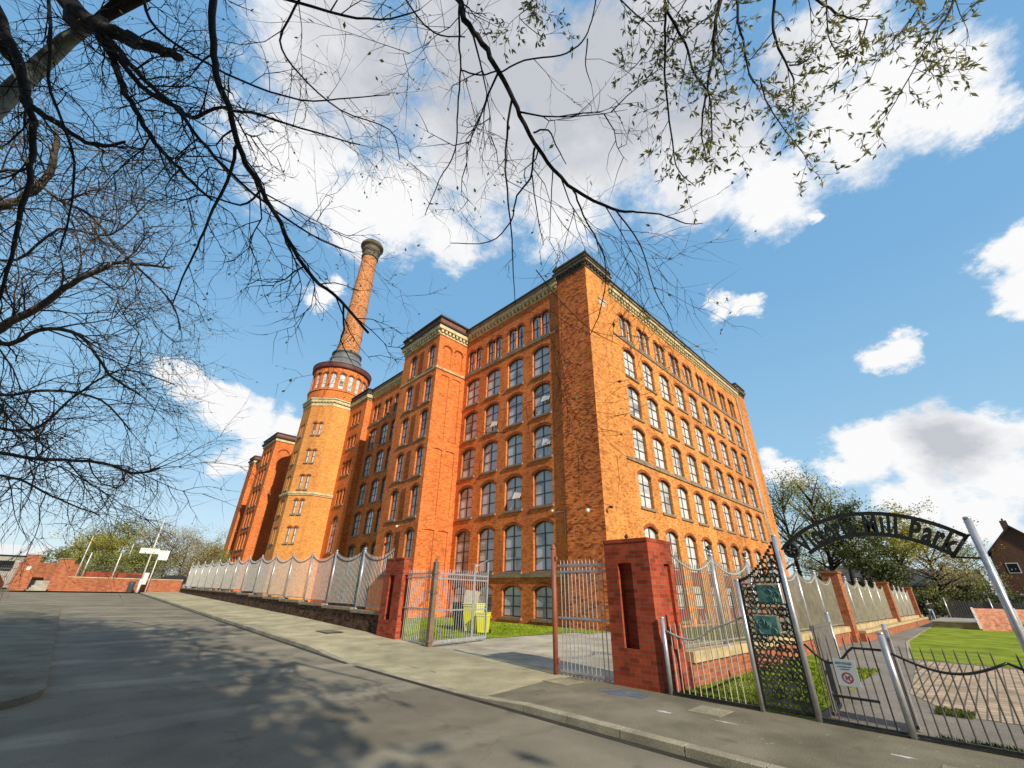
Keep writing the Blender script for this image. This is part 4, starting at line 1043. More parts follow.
def text(s, size, mat, parent, loc, rot=(pi / 2, 0, 0), name='lettering', extrude=.001, align='CENTER', offset=0):
    cu = bpy.data.curves.new(name, 'FONT'); cu.body = s; cu.size = size; cu.extrude = extrude; cu.align_x = align; cu.offset = offset; cu.resolution_u = 3
    tmp = bpy.data.objects.new(name + '_curve', cu); COL.objects.link(tmp); dg = bpy.context.evaluated_depsgraph_get(); me = bpy.data.meshes.new_from_object(tmp.evaluated_get(dg)); bpy.data.objects.remove(tmp)
    o = bpy.data.objects.new(name, me); COL.objects.link(o); me.materials.clear(); me.materials.append(mat); o.parent = parent; o.location = loc; o.rotation_euler = rot; return o
text('NO DOGS', .042, M['signblue'], t, (0, -.0085, .105)); text('in the play area', .026, M['signblue'], t, (0, -.0085, .07)); text('at any time', .024, M['signblue'], t, (0, -.0085, .04))
# right hand low railings
def sw2(f, n=1.0): return .95 - .17 * sin(pi * (f % 1))
for i, (a, c_) in enumerate(((1.17, .06), (.06, -1.05), (-1.05, -2.2), (-2.2, -3.4))):
    park_rail(['low dark spiked railings right of the pedestrian gate, their swag rail dipping', 'low dark spiked railings running past the thick arch post', 'low dark spiked railings beyond the arch post at the frame edge', 'last bay of low dark spiked railings right of the arch'][i], a, c_, 10, lambda f: 1.06, sw2)
# kissing gate enclosure: dense mesh panel and back post
t, L = railpanel('dense grey barred side panel of the kissing gate behind the ornamental panel', 'kissing_gate_panel', (8.92, 2.14), (11.05, 2.30), .06, 1.22, 34, (.08, 1.2), M['grilldark'], cat='gate panel', r=.011)
round_post('tubular steel post at the inner end of the kissing gate', 11.1, 2.32, 1.38, .04, group=g)
t, L = railpanel('narrow barred side panel behind the short gate post', 'kissing_gate_panel', (8.95, 1.19), (9.55, 1.25), .05, 1.15, 8, (.08, 1.1), M['darkrail'], cat='gate panel')
t = thing('gate_stop', 'flat pale steel plate standing behind the short gate post', 'gate stop', (9.50, 1.26, 0), .15)
b = MB(); b.box(-.35, -.02, 0, .05, .02, 1.22); b.build('plate', M['galv_dull'], t, bevel=.004); b = MB(); b.tube([(.08, 0, 0), (.08, 0, 1.28)], .035, 10); b.build('post', M['galv'], t)

# ---- ornamental cut-metal panel
def orn_panel():
    t = thing('ornamental_panel', 'tall black cut-metal panel with scroll shapes and two green cast plaques beside the arch', 'panel', (XA, 3.0, 0), -pi / 2)
    L = .70; fr = MB()
    top = lambda f: 1.90 + .62 * f ** 1.6                # sweeps up towards the arch post
    n = 16
    for i in range(n):
        f0, f1 = i / n, (i + 1) / n; x0, x1 = L * f0, L * f1
        fr.box(x0, -.012, top((f0 + f1) / 2) - .04, x1 + .001, .012, top((f0 + f1) / 2) + .012)
    fr.box(0, -.012, .06, .03, .012, 1.9); fr.box(L - .03, -.012, .06, L, .012, 2.45); fr.box(.03, -.012, .06, L - .03, .012, .10)
    fr.build('frame', M['blackmetal'], t)
    # pierced field: rows of holes cut from strips of plate, each hole a different polygon
    rg = random.Random(3); pf = MB(); cellw = .08; nx = 8; x_l = .03; wc = (L - .06) / nx
    z = .10; rows_ = 0
    while z < 2.46:
        hz = rg.choice((.06, .08, .10, .12))
        for i in range(nx):
            x0 = x_l + i * wc; x1 = x0 + wc; f = (x0 + x1) / 2 / L
            if z + hz > top(f) - .03: continue
            if .36 < f < .90 and 1.53 < z + hz / 2 < 1.83: continue
            if .16 < f < .70 and 1.05 < z + hz / 2 < 1.36: continue
            # plate ring around an organic hole
            cx_, cz_ = (x0 + x1) / 2 + rg.uniform(-.006, .006), z + hz / 2; m = 10; rot = rg.uniform(0, pi); ex = rg.uniform(.55, .95); ez = rg.uniform(.6, .98)
            fullness = 1.05 if z > .75 else .85
            out = []; inn = []
            for k in range(m):
                a = 2 * pi * k / m + pi / 4; ca, sa = cos(a), sin(a); q = max(abs(ca), abs(sa))
                out.append((cx_ + ca / q * wc / 2, z + hz / 2 + sa / q * hz / 2))
                wob = 1 + .28 * sin(2 * a + rot) + .12 * sin(3 * a + rot * 2)
                inn.append((cx_ + ca * wc / 2 * ex * fullness * wob * .8, cz_ + sa * hz / 2 * ez * fullness * wob * .8))
            for k in range(m):
                j = (k + 1) % m
                for d, rv in ((-.004, False), (.004, True)):
                    q4 = [(out[k][0], d, out[k][1]), (out[j][0], d, out[j][1]), (inn[j][0], d, inn[j][1]), (inn[k][0], d, inn[k][1])]
                    pf.face(q4[::-1] if rv else q4)
                pf.face([(inn[k][0], -.004, inn[k][1]), (inn[j][0], -.004, inn[j][1]), (inn[j][0], .004, inn[j][1]), (inn[k][0], .004, inn[k][1])])
        z += hz
    pf.build('pierced_plate', M['panelmetal'], t, uv=False)
    # scrolls and ribs in front of the plate
    def sp(cx, cz, r0, turns, ph, rr=.009):
        pts = [(cx + r0 * (1 - .8 * i / 22) * cos(ph + turns * 2 * pi * i / 22), -.012, cz + r0 * (1 - .8 * i / 22) * sin(ph + turns * 2 * pi * i / 22)) for i in range(23)]
        sc = MB(); sc.tube(pts, rr, 5); sc.build('scroll', M['blackmetal'], t, uv=False)
    for (cx, cz, r0, tn, ph) in ((.16, 1.72, .07, 1.3, 0), (.16, 1.56, .06, -1.2, 1), (.60, 1.42, .08, 1.2, 2), (.50, 1.42, .07, -1.3, 0), (.58, 1.2, .06, 1.2, 1), (.2, .95, .08, 1.2, 0), (.45, .92, .09, -1.2, 2), (.2, .6, .07, 1.3, 1), (.5, .55, .09, 1.1, 3), (.3, .3, .08, -1.2, 0), (.55, .26, .06, 1.2, 2), (.45, 2.0, .08, 1.1, 1), (.60, 2.18, .05, -1.2, 0)): sp(cx, cz, r0, tn, ph)
    sc = MB(); sc.tube([(.30, -.012, 1.9), (.36, -.012, 2.02), (.42, -.012, 1.92), (.5, -.012, 2.08), (.58, -.012, 1.9)], .014, 6)
    sc.build('crown_motif', M['blackmetal'], t, uv=False)
    for (x0, x1, z0, z1) in ((.26, .62, 1.54, 1.82), (.12, .48, 1.07, 1.35)):
        p = MB(); p.box(x0, -.02, z0, x1, .008, z1, 0); p.build('cast_plaque', M['verdigris'], t, bevel=.012)
        q = MB(); rg2 = random.Random(int(x0 * 100))
        for k in range(7):
            cx, cz = rg2.uniform(x0 + .06, x1 - .06), rg2.uniform(z0 + .05, z1 - .05); a = rg2.uniform(0, 6)
            q.tube([(cx + .05 * cos(a + u * 1.7) * (1 - u * .3), -.022, cz + .045 * sin(a + u * 1.7)) for u in (0, .4, .8, 1.2, 1.6, 2.0)], [.004, .011, .014, .013, .009, .003], 6)
        q.build('relief', M['verdigris'], t.children[-1] if False else t, uv=False)
    return t
orn_panel()

# ---- arch sign
def arch_sign():
    t = thing('arch_sign', 'black arched metal sign with cut-out lettering and a round boss over the park gate', 'sign', (XA, 2.2, 0), -pi / 2)
    # local x runs from left post (0) to right post (2.36), z up; two arcs
    P0, P1, P2 = (.03, 2.42), (1.33, 2.84), (2.30, 2.44)
    def circ3(a, b_, c):
        ax, az = a; bx, bz = b_; cx, cz = c; d = 2 * (ax * (bz - cz) + bx * (cz - az) + cx * (az - bz))
        ux = ((ax * ax + az * az) * (bz - cz) + (bx * bx + bz * bz) * (cz - az) + (cx * cx + cz * cz) * (az - bz)) / d
        uz = ((ax * ax + az * az) * (cx - bx) + (bx * bx + bz * bz) * (ax - cx) + (cx * cx + cz * cz) * (bx - ax)) / d
        return ux, uz, sqrt((ax - ux) ** 2 + (az - uz) ** 2)
    ux, uz, Ro = circ3(P0, (1.2, 2.86), P2); Ri = Ro - .36; b = MB()
    a0 = atan2(P0[1] - uz, P0[0] - ux); a1 = atan2(P2[1] - uz, P2[0] - ux)
    def rib(r0, r1, fa, fb, n=40):
        for i in range(n):
            w0, w1 = fa + (fb - fa) * i / n, fa + (fb - fa) * (i + 1) / n
            q = [(ux + r * cos(w), uz + r * sin(w)) for r, w in ((r1, w0), (r1, w1), (r0, w1), (r0, w0))]
            for d, rv in ((-.012, 1), (.012, 0)):
                pp = [(x, d, z) for x, z in q]; b.face(pp[::-1] if rv else pp)
            for (k, j) in ((0, 1), (2, 3)):
                b.face([(q[k][0], -.012, q[k][1]), (q[j][0], -.012, q[j][1]), (q[j][0], .012, q[j][1]), (q[k][0], .012, q[k][1])])
    rib(Ro - .055, Ro, a0 + .0, a1); b.build('arch_band', M['blackmetal'], t, uv=False); b = MB()
    rib(Ri, Ri + .055, a0 - .13, a1); b.build('arch_band', M['blackmetal'], t, uv=False)
    w = a1; p = [(ux + r * cos(w), uz + r * sin(w)) for r in (Ri, Ro)]
    for q_, r_ in (([(p[0][0], 0, p[0][1]), (p[1][0], 0, p[1][1])], .022), ([(p[1][0] - .03, 0, p[1][1] - .02), (2.36, 0, p[1][1] + .01)], .014), ([(p[0][0] - .02, 0, p[0][1]), (2.36, 0, p[0][1] - .03)], .014), ([(.0, 0, 2.36), (.06, 0, 2.42)], .016), ([(.0, 0, 2.06), (.12, 0, 2.14)], .014)):
        e = MB(); e.tube(q_, r_, 6); e.build('end_bracket', M['blackmetal'], t)
    # round boss at the left end
    r = MB(); cx, cz = .15, 2.34
    for rr, th_ in ((.118, .02),):
        pts = [(cx + rr * cos(2 * pi * k / 32), cz + rr * sin(2 * pi * k / 32)) for k in range(32)]
        for d, rv in ((-th_, 1), (th_, 0)):
            pp = [(x, d, z) for x, z in pts]; r.face(pp[::-1] if rv else pp)
        for k in range(32):
            j = (k + 1) % 32; r.face([(pts[k][0], -th_, pts[k][1]), (pts[j][0], -th_, pts[j][1]), (pts[j][0], th_, pts[j][1]), (pts[k][0], th_, pts[k][1])])
    ring = [(cx + .10 * cos(2 * pi * k / 24), -.024, cz + .10 * sin(2 * pi * k / 24)) for k in range(25)]; r.tube(ring, .012, 5)
    bo = r.build('round_boss', M['blackmetal'], t, uv=False)
    r = MB()
    for k in range(5):
        a = 2 * pi * k / 5 + .3; r.tube([(cx + .015 * cos(a), -.026, cz + .015 * sin(a)), (cx + .05 * cos(a + .25), -.03, cz + .05 * sin(a + .25)), (cx + .075 * cos(a), -.026, cz + .075 * sin(a))], [.008, .014, .005], 6)
    r.build('boss_petals', M['darkrail'], t, uv=False)
    # lettering following the arc
    s_ = 'Victoria Mill Park'; adv = {'V': 1.25, 'i': .62, 'c': .95, 't': .72, 'o': 1.05, 'r': .8, 'a': 1.0, ' ': .72, 'M': 1.6, 'l': .62, 'P': 1.2, 'k': 1.05}
    tot = sum(adv[c] for c in s_); fa, fb = a0 - .115, a1 + .02; acc = 0; Rm = Ri + .035
    root = MB(); letters = []
    for ch_ in s_:
        wdt = adv[ch_]; f = (acc + wdt / 2) / tot; acc += wdt
        if ch_ == ' ': continue
        w = fa + (fb - fa) * f; H_ = .37
        o = text(ch_, H_, M['blackmetal'], t, (ux + Rm * cos(w), .0, uz + Rm * sin(w)), (pi / 2, -(w - pi / 2), 0), name='letter', extrude=.011, offset=.015)
        o.scale = ((fa - fb) * Rm / tot * 1.0 / .172 * .95, 1.0 if ch_ in 'VMPlkit' else 1.2, 1); letters.append(o)
    return t
arch_sign()

# ================================================================== things on the ground
def slab(label, x0, x1, y0, y1, z, mat, name='inspection_cover', cat='cover'):
    b = MB(); b.box(x0, y0, z, x1, y1, z + .008); o = b.build(name, M[mat]); tag(o, label, cat); return o
slab('pale square inspection cover in the tarmac before the tall brick pillar', 7.75, 8.35, 6.35, 6.95, .0, 'patch')
slab('pale square inspection cover in the pavement below the ornamental panel', 7.7, 8.25, 3.35, 3.85, .0, 'patch')
slab('pale square cover set in the pavement beside the left brick pillar', 7.9, 8.6, 13.9, 14.7, .05, 'patch')
slab('dark rectangular cover in the footway below the left railings', 7.6, 8.3, 17.5, 18.6, .10 + .07, 'pavement')
slab('small pale cover in the pavement at the foot of the low railings', 7.3, 7.6, .5, .9, .0, 'patch')
def splotch(name, cx, cy, rx, ry, z, mat, seed, n=22):
    rg = random.Random(seed); b = MB(); pts = []
    for k in range(n):
        a = 2 * pi * k / n; q = rg.uniform(.55, 1.1); pts.append((cx + rx * q * cos(a), cy + ry * q * sin(a), z))
    b.face(pts); tag(b.build(name, M[mat]), None, None, None, 'structure')
splotch('blue_spray_mark', 8.05, 5.25, .35, .5, .003, 'bluemark', 4)
splotch('white_paint_mark', 7.35, 4.05, .06, .16, .003, 'whitemark', 5); splotch('white_paint_mark', 7.5, 3.2, .03, .22, .003, 'whitemark', 6); splotch('white_paint_mark', 7.62, 1.25, .05, .14, .003, 'whitemark', 7)
splotch('tar_patch', 7.2, 10.2, .5, 1.5, -.082 + .03, 'pavement', 8)

# ================================================================== bins by the mill wall
def wheelie(label, loc, rz, mat, s=1.0):
    t = thing('wheelie_bin', label, 'bin', loc, rz); b = MB()
    w0, w1, d0, d1, h = .25 * s, .30 * s, .27 * s, .36 * s, .98 * s
    lo = [(-w0, -d0, .08), (w0, -d0, .08), (w0, d0, .08), (-w0, d0, .08)]; hi = [(-w1, -d1, h), (w1, -d1, h), (w1, d1, h), (-w1, d1, h)]
    b.face(lo[::-1]); b.face(hi)
    for k in range(4): b.face([lo[k], lo[(k + 1) % 4], hi[(k + 1) % 4], hi[k]])
    b.box(-w1 - .02, -d1 - .02, h - .09, w1 + .02, d1 + .02, h - .04); b.build('body', mat, t, bevel=.02)
    b = MB(); b.box(-w1 - .025, -d1 - .04, h + .003, w1 + .025, d1 + .03, h + .05); b.tube([(-w1, d1 + .05, h), (w1, d1 + .05, h)], .022, 8); b.build('lid', mat, t, bevel=.015)
    for sx in (-1, 1):
        b = MB(); b.tube([(sx * w1 - .02, d0 + .05, .1), (sx * w1 + .03, d0 + .05, .1)], .1, 16); b.build('wheel', M['rubber'], t)
    return t
wheelie('bright yellow wheelie bin standing on the mill lawn behind the gate leaf', (13.9, 16.6, 0), -1.2, M['yellow'], 1.15)
wheelie('smaller yellow bin at the right of the big yellow bin', (13.75, 15.75, 0), -1.0, M['yellow'], .8)
wheelie('dark grey wheelie bin left of the yellow bins on the lawn', (14.6, 18.3, 0), -1.3, M['blackplastic'], 1.15)
t = thing('cardboard_sheet', 'sheet of pale cardboard leaning out of the big yellow bin', 'cardboard', (13.9, 16.85, 1.1), -1.2)
b = MB(); b.face([(-.4, 0, 0), (.3, .05, 0), (.36, .22, .55), (-.38, .12, .62)]); b.build('sheet', M['cardboard'], t)
b = MB(); b.face([(-.38, .12, .62), (.36, .22, .55), (.3, .4, .5), (-.36, .3, .56)]); b.build('flap', M['cardboard'], t)
# wall cameras and lamp on the mill corner
def cctv(label, loc, rz, s=1.0):
    t = thing('security_camera', label, 'camera', loc, rz)
    b = MB(); b.tube([(0, 0, 0), (0, -.28 * s, .02), (0, -.36 * s, -.05 * s)], .02 * s, 6); b.build('bracket', M['cctv'], t)
    b = MB(); b.lathe([(0, -.24 * s), (.09 * s, -.23 * s), (.13 * s, -.16 * s), (.13 * s, -.06 * s), (.07 * s, .0), (0, .01)], (0, -.38 * s), 14); b.build('housing', M['cctv'], t)
cctv('white security camera on the weathered brick face of the mill corner', (20.10, 14.15, 5.95), LEFT, .9)
cctv('small white security camera under the windows beside the corner pier', (20.28, 17.0, 6.25), LEFT, .6)
cctv('small camera low on the front of the stair tower', (17.14, 29.9, 6.1), LEFT, .7)
t = thing('wall_lamp', 'small dark lamp at the sunlit edge of the mill corner', 'lamp', (20.35, 13.28, 5.95), 0)
b = MB(); b.tube([(0, 0, 0), (-.02, -.25, .03)], .025, 6); b.build('bracket', M['roof_dark'], t); b = MB(); b.box(-.12, -.4, -.02, .08, -.24, .09); b.build('head', M['roof_dark'], t, bevel=.01)

LIMBS = {"A":[[0.6,[[-3.75,7.54,11.05,0.2142],[-2.97,7.35,9.9,0.1818],[-2.55,7.02,9.44,0.1507],[-2.06,6.56,9.07,0.121],[-1.64,6.13,8.77,0.0925],[-1.29,5.76,8.46,0.0654]]],[1,[[-2.6,7.15,9.59,0.0719],[-2.15,6.91,8.96,0.0623],[-1.84,6.76,8.37,0.0531],[-1.44,6.55,7.76,0.0443],[-1.04,6.31,7.19,0.0359],[-0.65,6.0,6.73,0.0279],[-0.26,5.67,6.28,0.0203]]],[1,[[-2.56,7.05,9.47,0.0551],[-1.66,6.62,8.43,0.0475],[-1.09,6.14,7.93,0.0403],[-0.87,5.85,7.62,0.0334],[-0.65,5.41,7.53,0.0269],[-0.28,4.91,7.33,0.0207],[0.26,4.36,6.96,0.0149],[0.86,3.74,6.6,0.0094]]],[1,[[-2.43,6.85,9.35,0.0543],[-1.89,6.54,8.66,0.0473],[-1.48,6.25,8.13,0.0407],[-1.12,5.93,7.71,0.0343],[-0.65,5.63,7.1,0.0283],[-0.17,5.3,6.52,0.0226],[0.38,4.89,5.97,0.0172],[0.89,4.45,5.51,0.0121],[1.19,4.07,5.25,0.0073]]],[1,[[-4.05,8.07,10.05,0.1024],[-3.35,7.82,9.11,0.0872],[-2.92,7.72,8.34,0.0726],[-2.64,7.56,7.85,0.0586],[-2.17,7.17,7.45,0.0453],[-1.68,6.73,7.06,0.0325],[-1.36,6.25,6.96,0.0203]]],[1,[[-3.84,8.26,9.49,0.0945],[-3.33,8.0,8.98,0.0816],[-2.87,7.92,8.28,0.069],[-2.57,7.9,7.72,0.0568],[-2.34,8.08,6.97,0.0448],[-2.16,8.38,6.1,0.0332],[-2.0,8.69,5.26,0.0218]]],[0.8,[[-3.03,6.75,9.42,0.0291],[-2.67,6.86,8.5,0.0256],[-2.38,6.94,7.74,0.0223],[-1.85,6.84,6.89,0.0191],[-1.59,6.9,6.18,0.016],[-1.45,7.07,5.49,0.0131]]],[0.9,[[-1.19,4.36,8.53,0.0567],[-0.93,4.54,7.78,0.052],[-0.7,4.61,7.2,0.0473],[-0.47,4.57,6.81,0.0428],[-0.15,4.58,6.21,0.0384],[0.16,4.48,5.79,0.0341],[0.52,4.39,5.27,0.0298],[0.9,4.26,4.79,0.0257],[1.19,4.06,4.52,0.0217],[1.52,3.9,4.16,0.0178]]],[0.8,[[-0.24,4.65,6.38,0.0273],[-0.18,4.76,6.05,0.0234],[-0.18,5.01,5.61,0.0197],[-0.17,5.19,5.26,0.016],[-0.17,5.37,4.91,0.0123],[-0.15,5.57,4.52,0.0087]]],[0.8,[[1.22,4.03,4.49,0.0158],[1.32,4.11,4.2,0.0123],[1.33,4.15,4.09,0.0089],[1.49,4.13,3.87,0.0056]]],[1,[[0.16,4.6,5.9,0.0182],[0.03,4.89,5.77,0.0153],[-0.32,5.21,5.92,0.0124],[-0.52,5.5,5.9,0.0094],[-0.84,5.77,6.04,0.0063]]],[1,[[-0.27,3.56,7.96,0.0182],[-0.28,3.82,7.43,0.0155],[0.03,3.72,6.97,0.0129],[0.49,3.46,6.53,0.0104],[0.96,3.08,6.26,0.0079],[1.13,3.05,5.88,0.0056]]],[1,[[-0.65,3.87,8.06,0.0242],[0.04,3.31,7.75,0.0189],[0.49,2.88,7.6,0.0138],[0.77,2.48,7.63,0.0087]]],[1,[[-1.87,5.23,8.66,0.0262],[-1.57,5.21,8.08,0.0225],[-1.11,4.92,7.63,0.0189],[-0.48,4.46,7.19,0.0154],[0.13,3.94,6.88,0.0121],[0.54,3.44,6.81,0.0089],[0.85,3.03,6.74,0.0058]]],[0.55,[[0.81,1.78,7.02,0.0397],[0.95,1.81,6.67,0.0365],[1.13,1.75,6.38,0.0333],[1.31,1.69,6.11,0.0302],[1.52,1.65,5.75,0.0271],[1.72,1.62,5.39,0.0242],[1.9,1.56,5.11,0.0213],[2.13,1.44,4.85,0.0185],[2.38,1.24,4.65,0.0157],[2.48,1.11,4.59,0.0131]]],[0.8,[[2.48,1.11,4.59,0.0113],[2.64,0.94,4.55,0.0088],[2.79,0.8,4.45,0.0063],[2.87,0.69,4.43,0.0038]]],[0.7,[[2.37,1.21,4.61,0.0096],[2.6,1.14,4.31,0.0076],[2.79,1.16,3.94,0.0057],[2.95,1.13,3.69,0.0038]]],[0.5,[[1.52,1.67,5.77,0.0156],[1.63,1.84,5.3,0.0132],[1.74,1.93,4.93,0.0108],[1.87,1.99,4.57,0.0085],[1.98,2.07,4.21,0.0063],[2.08,2.14,3.91,0.004]]],[0.5,[[1.8,1.64,5.31,0.014],[1.85,1.74,5.03,0.012],[1.81,1.86,4.86,0.0101],[1.83,1.96,4.62,0.0082],[1.74,2.14,4.43,0.0063],[1.48,2.37,4.39,0.0045]]],[0.4,[[1.85,1.71,5.04,0.0083],[1.98,1.77,4.67,0.0059],[2.08,1.79,4.39,0.0036]]],[0.4,[[1.97,1.56,5.08,0.0074],[2.05,1.67,4.71,0.0052],[2.11,1.74,4.43,0.0031]]],[0.6,[[2.11,1.45,4.84,0.0117],[2.23,1.45,4.62,0.0102],[2.4,1.43,4.39,0.0087],[2.51,1.44,4.16,0.0072],[2.58,1.58,3.83,0.0058],[2.57,1.7,3.62,0.0044]]],[0.8,[[2.11,1.91,4.19,0.0063],[2.35,1.84,3.95,0.0052],[2.63,1.73,3.72,0.0042],[2.86,1.59,3.6,0.0031]]],[0.5,[[1.73,1.58,5.39,0.012],[1.82,1.48,5.41,0.0095],[1.94,1.47,5.25,0.0071],[2.04,1.46,5.13,0.0046]]],[0.6,[[0.9,1.79,6.67,0.0145],[1.03,1.91,6.35,0.013],[1.12,1.98,6.17,0.0114],[1.24,2.14,5.82,0.0098],[1.36,2.29,5.48,0.0082],[1.35,2.49,5.23,0.0066],[1.37,2.72,4.94,0.005]]],[0.5,[[1.4,1.71,6.1,0.0107],[1.52,1.5,6.19,0.01],[1.74,1.24,6.21,0.0094],[1.84,1.05,6.31,0.0088],[1.83,0.91,6.47,0.0082],[1.76,0.78,6.7,0.0076]]],[0.3,[[1.12,1.97,6.11,0.0097],[1.27,1.85,6.07,0.0097],[1.39,1.7,6.12,0.0097]]],[0.8,[[0.48,2.3,7.18,0.013],[0.72,2.22,6.83,0.0111],[0.9,2.09,6.61,0.0093],[1.07,1.89,6.53,0.0074]]],[1.5,[[1.85,0.99,6.28,0.0094],[1.92,1.08,6.07,0.0066],[2.02,1.1,5.9,0.0038]]]],"B":[[1,[[-4.45,14.44,8.19,0.1381],[-3.97,13.31,9.14,0.122],[-3.59,12.72,9.46,0.1059],[-3.33,12.17,9.88,0.0898],[-3.39,11.8,10.5,0.0736],[-3.51,11.62,10.91,0.0575]]],[1,[[-3.84,15.01,6.55,0.1381],[-3.03,14.04,6.63,0.1188],[-2.53,13.12,7.07,0.0999],[-2.11,12.3,7.47,0.0812],[-1.75,11.6,7.79,0.0629],[-1.34,10.97,7.94,0.0449],[-0.58,10.22,7.78,0.0273]]],[1,[[-3.82,14.4,7.38,0.0805],[-2.79,13.93,6.42,0.0683],[-2.23,13.05,6.69,0.0563],[-1.53,12.32,6.55,0.0446],[-0.75,11.99,5.73,0.0331],[-0.13,11.54,5.3,0.0218]]],[1,[[-2.75,15.4,4.51,0.0575],[-1.98,14.69,4.23,0.051],[-1.11,13.79,4.1,0.0446],[-0.27,12.89,4.02,0.0383],[0.35,12.28,3.81,0.0322],[0.7,11.73,3.89,0.0262]]],[1,[[-3.21,14.97,5.74,0.0575],[-2.41,14.25,5.4,0.0468],[-1.61,13.24,5.47,0.0364],[-0.73,12.35,5.24,0.0263],[-0.04,11.93,4.62,0.0164]]],[1,[[-4.03,13.88,8.41,0.046],[-3.17,13.05,8.14,0.0378],[-2.63,11.96,8.67,0.0297],[-1.77,11.06,8.5,0.0218],[-1.38,10.06,9.1,0.0142]]],[1,[[-2.36,15.46,3.9,0.0403],[-1.44,14.46,3.68,0.0309],[-0.63,13.72,3.26,0.0218],[0.11,12.96,2.95,0.0131]]],[1,[[-2.98,12.12,9.47,0.046],[-2.3,11.54,9.08,0.0375],[-1.53,11.16,8.29,0.0291],[-0.36,10.58,7.24,0.021],[0.02,10.49,6.58,0.0131]]],[1,[[-4.56,13.38,9.85,0.046],[-3.77,12.34,9.96,0.0375],[-2.86,11.76,9.27,0.0291],[-2.26,10.91,9.38,0.021],[-1.27,10.16,8.81,0.0131]]],[1,[[-2.74,15.1,4.92,0.046],[-1.66,14.02,4.7,0.0375],[-1.22,12.99,5.28,0.0291],[-0.63,11.84,5.84,0.021],[0.34,10.93,5.51,0.0131]]]],"C":[[1,[[1.89,0.28,6.13,0.0148],[2.01,0.36,5.82,0.013],[2.1,0.47,5.5,0.0111],[2.24,0.57,5.12,0.0093],[2.37,0.64,4.82,0.0075],[2.44,0.66,4.66,0.0058],[2.57,0.6,4.53,0.004]]],[1.6,[[1.97,0.34,5.95,0.0144],[2.18,0.31,5.63,0.0123],[2.31,0.33,5.38,0.0101],[2.42,0.3,5.21,0.0081],[2.54,0.39,4.86,0.006]]],[1.6,[[2.25,-0.08,6.14,0.0206],[2.3,0.07,5.82,0.0174],[2.37,0.2,5.5,0.0142],[2.42,0.32,5.23,0.011],[2.47,0.43,4.95,0.0079],[2.56,0.47,4.72,0.0048]]],[1.6,[[2.32,-0.14,6.14,0.0165],[2.41,-0.06,5.85,0.0135],[2.48,-0.03,5.64,0.0106],[2.6,0.02,5.36,0.0077],[2.66,-0.0,5.26,0.0048]]],[1.6,[[2.48,-0.36,6.01,0.016],[2.58,-0.22,5.63,0.0129],[2.71,-0.21,5.37,0.0098],[2.78,-0.21,5.22,0.0068],[2.79,-0.16,5.09,0.0039]]],[1.8,[[2.7,-0.22,5.29,0.0078],[2.78,-0.32,5.32,0.0054],[2.79,-0.41,5.44,0.0031]]],[1.8,[[2.57,-0.03,5.19,0.0078],[2.66,-0.01,5.05,0.0066],[2.8,-0.03,4.88,0.0054],[2.91,-0.06,4.78,0.0043],[3.08,-0.1,4.61,0.0031]]],[1.8,[[2.59,-0.49,5.81,0.0132],[2.75,-0.57,5.65,0.0106],[2.85,-0.65,5.54,0.0081],[2.92,-0.73,5.49,0.0056]]],[1.8,[[3.42,-1.35,5.91,0.0116],[3.4,-1.2,5.63,0.0098],[3.33,-1.03,5.4,0.008],[3.27,-0.89,5.19,0.0063],[3.22,-0.73,4.96,0.0046],[3.16,-0.6,4.76,0.0029]]],[1.8,[[3.27,-1.18,5.87,0.0085],[3.23,-1.01,5.62,0.0066],[3.14,-0.8,5.37,0.0048],[3.06,-0.65,5.19,0.003]]],[2.2,[[2.92,-0.73,5.49,0.0075],[2.94,-0.63,5.32,0.0053],[2.91,-0.56,5.25,0.003]]],[2.2,[[2.62,-0.58,5.69,0.0075],[2.75,-0.49,5.39,0.0053],[2.82,-0.49,5.29,0.003]]],[2,[[1.3,1.12,6.64,0.0074],[1.32,1.24,6.43,0.0061],[1.29,1.34,6.32,0.0049],[1.52,1.24,6.15,0.0037]]],[1.6,[[1.61,0.68,6.39,0.0087],[1.87,0.57,6.13,0.0074],[2.08,0.48,5.91,0.006],[2.05,0.64,5.68,0.0047],[1.99,0.76,5.54,0.0034]]],[1.5,[[2.17,0.07,6.27,0.0085],[2.11,0.26,5.98,0.0059],[2.07,0.3,5.85,0.0033]]]]}
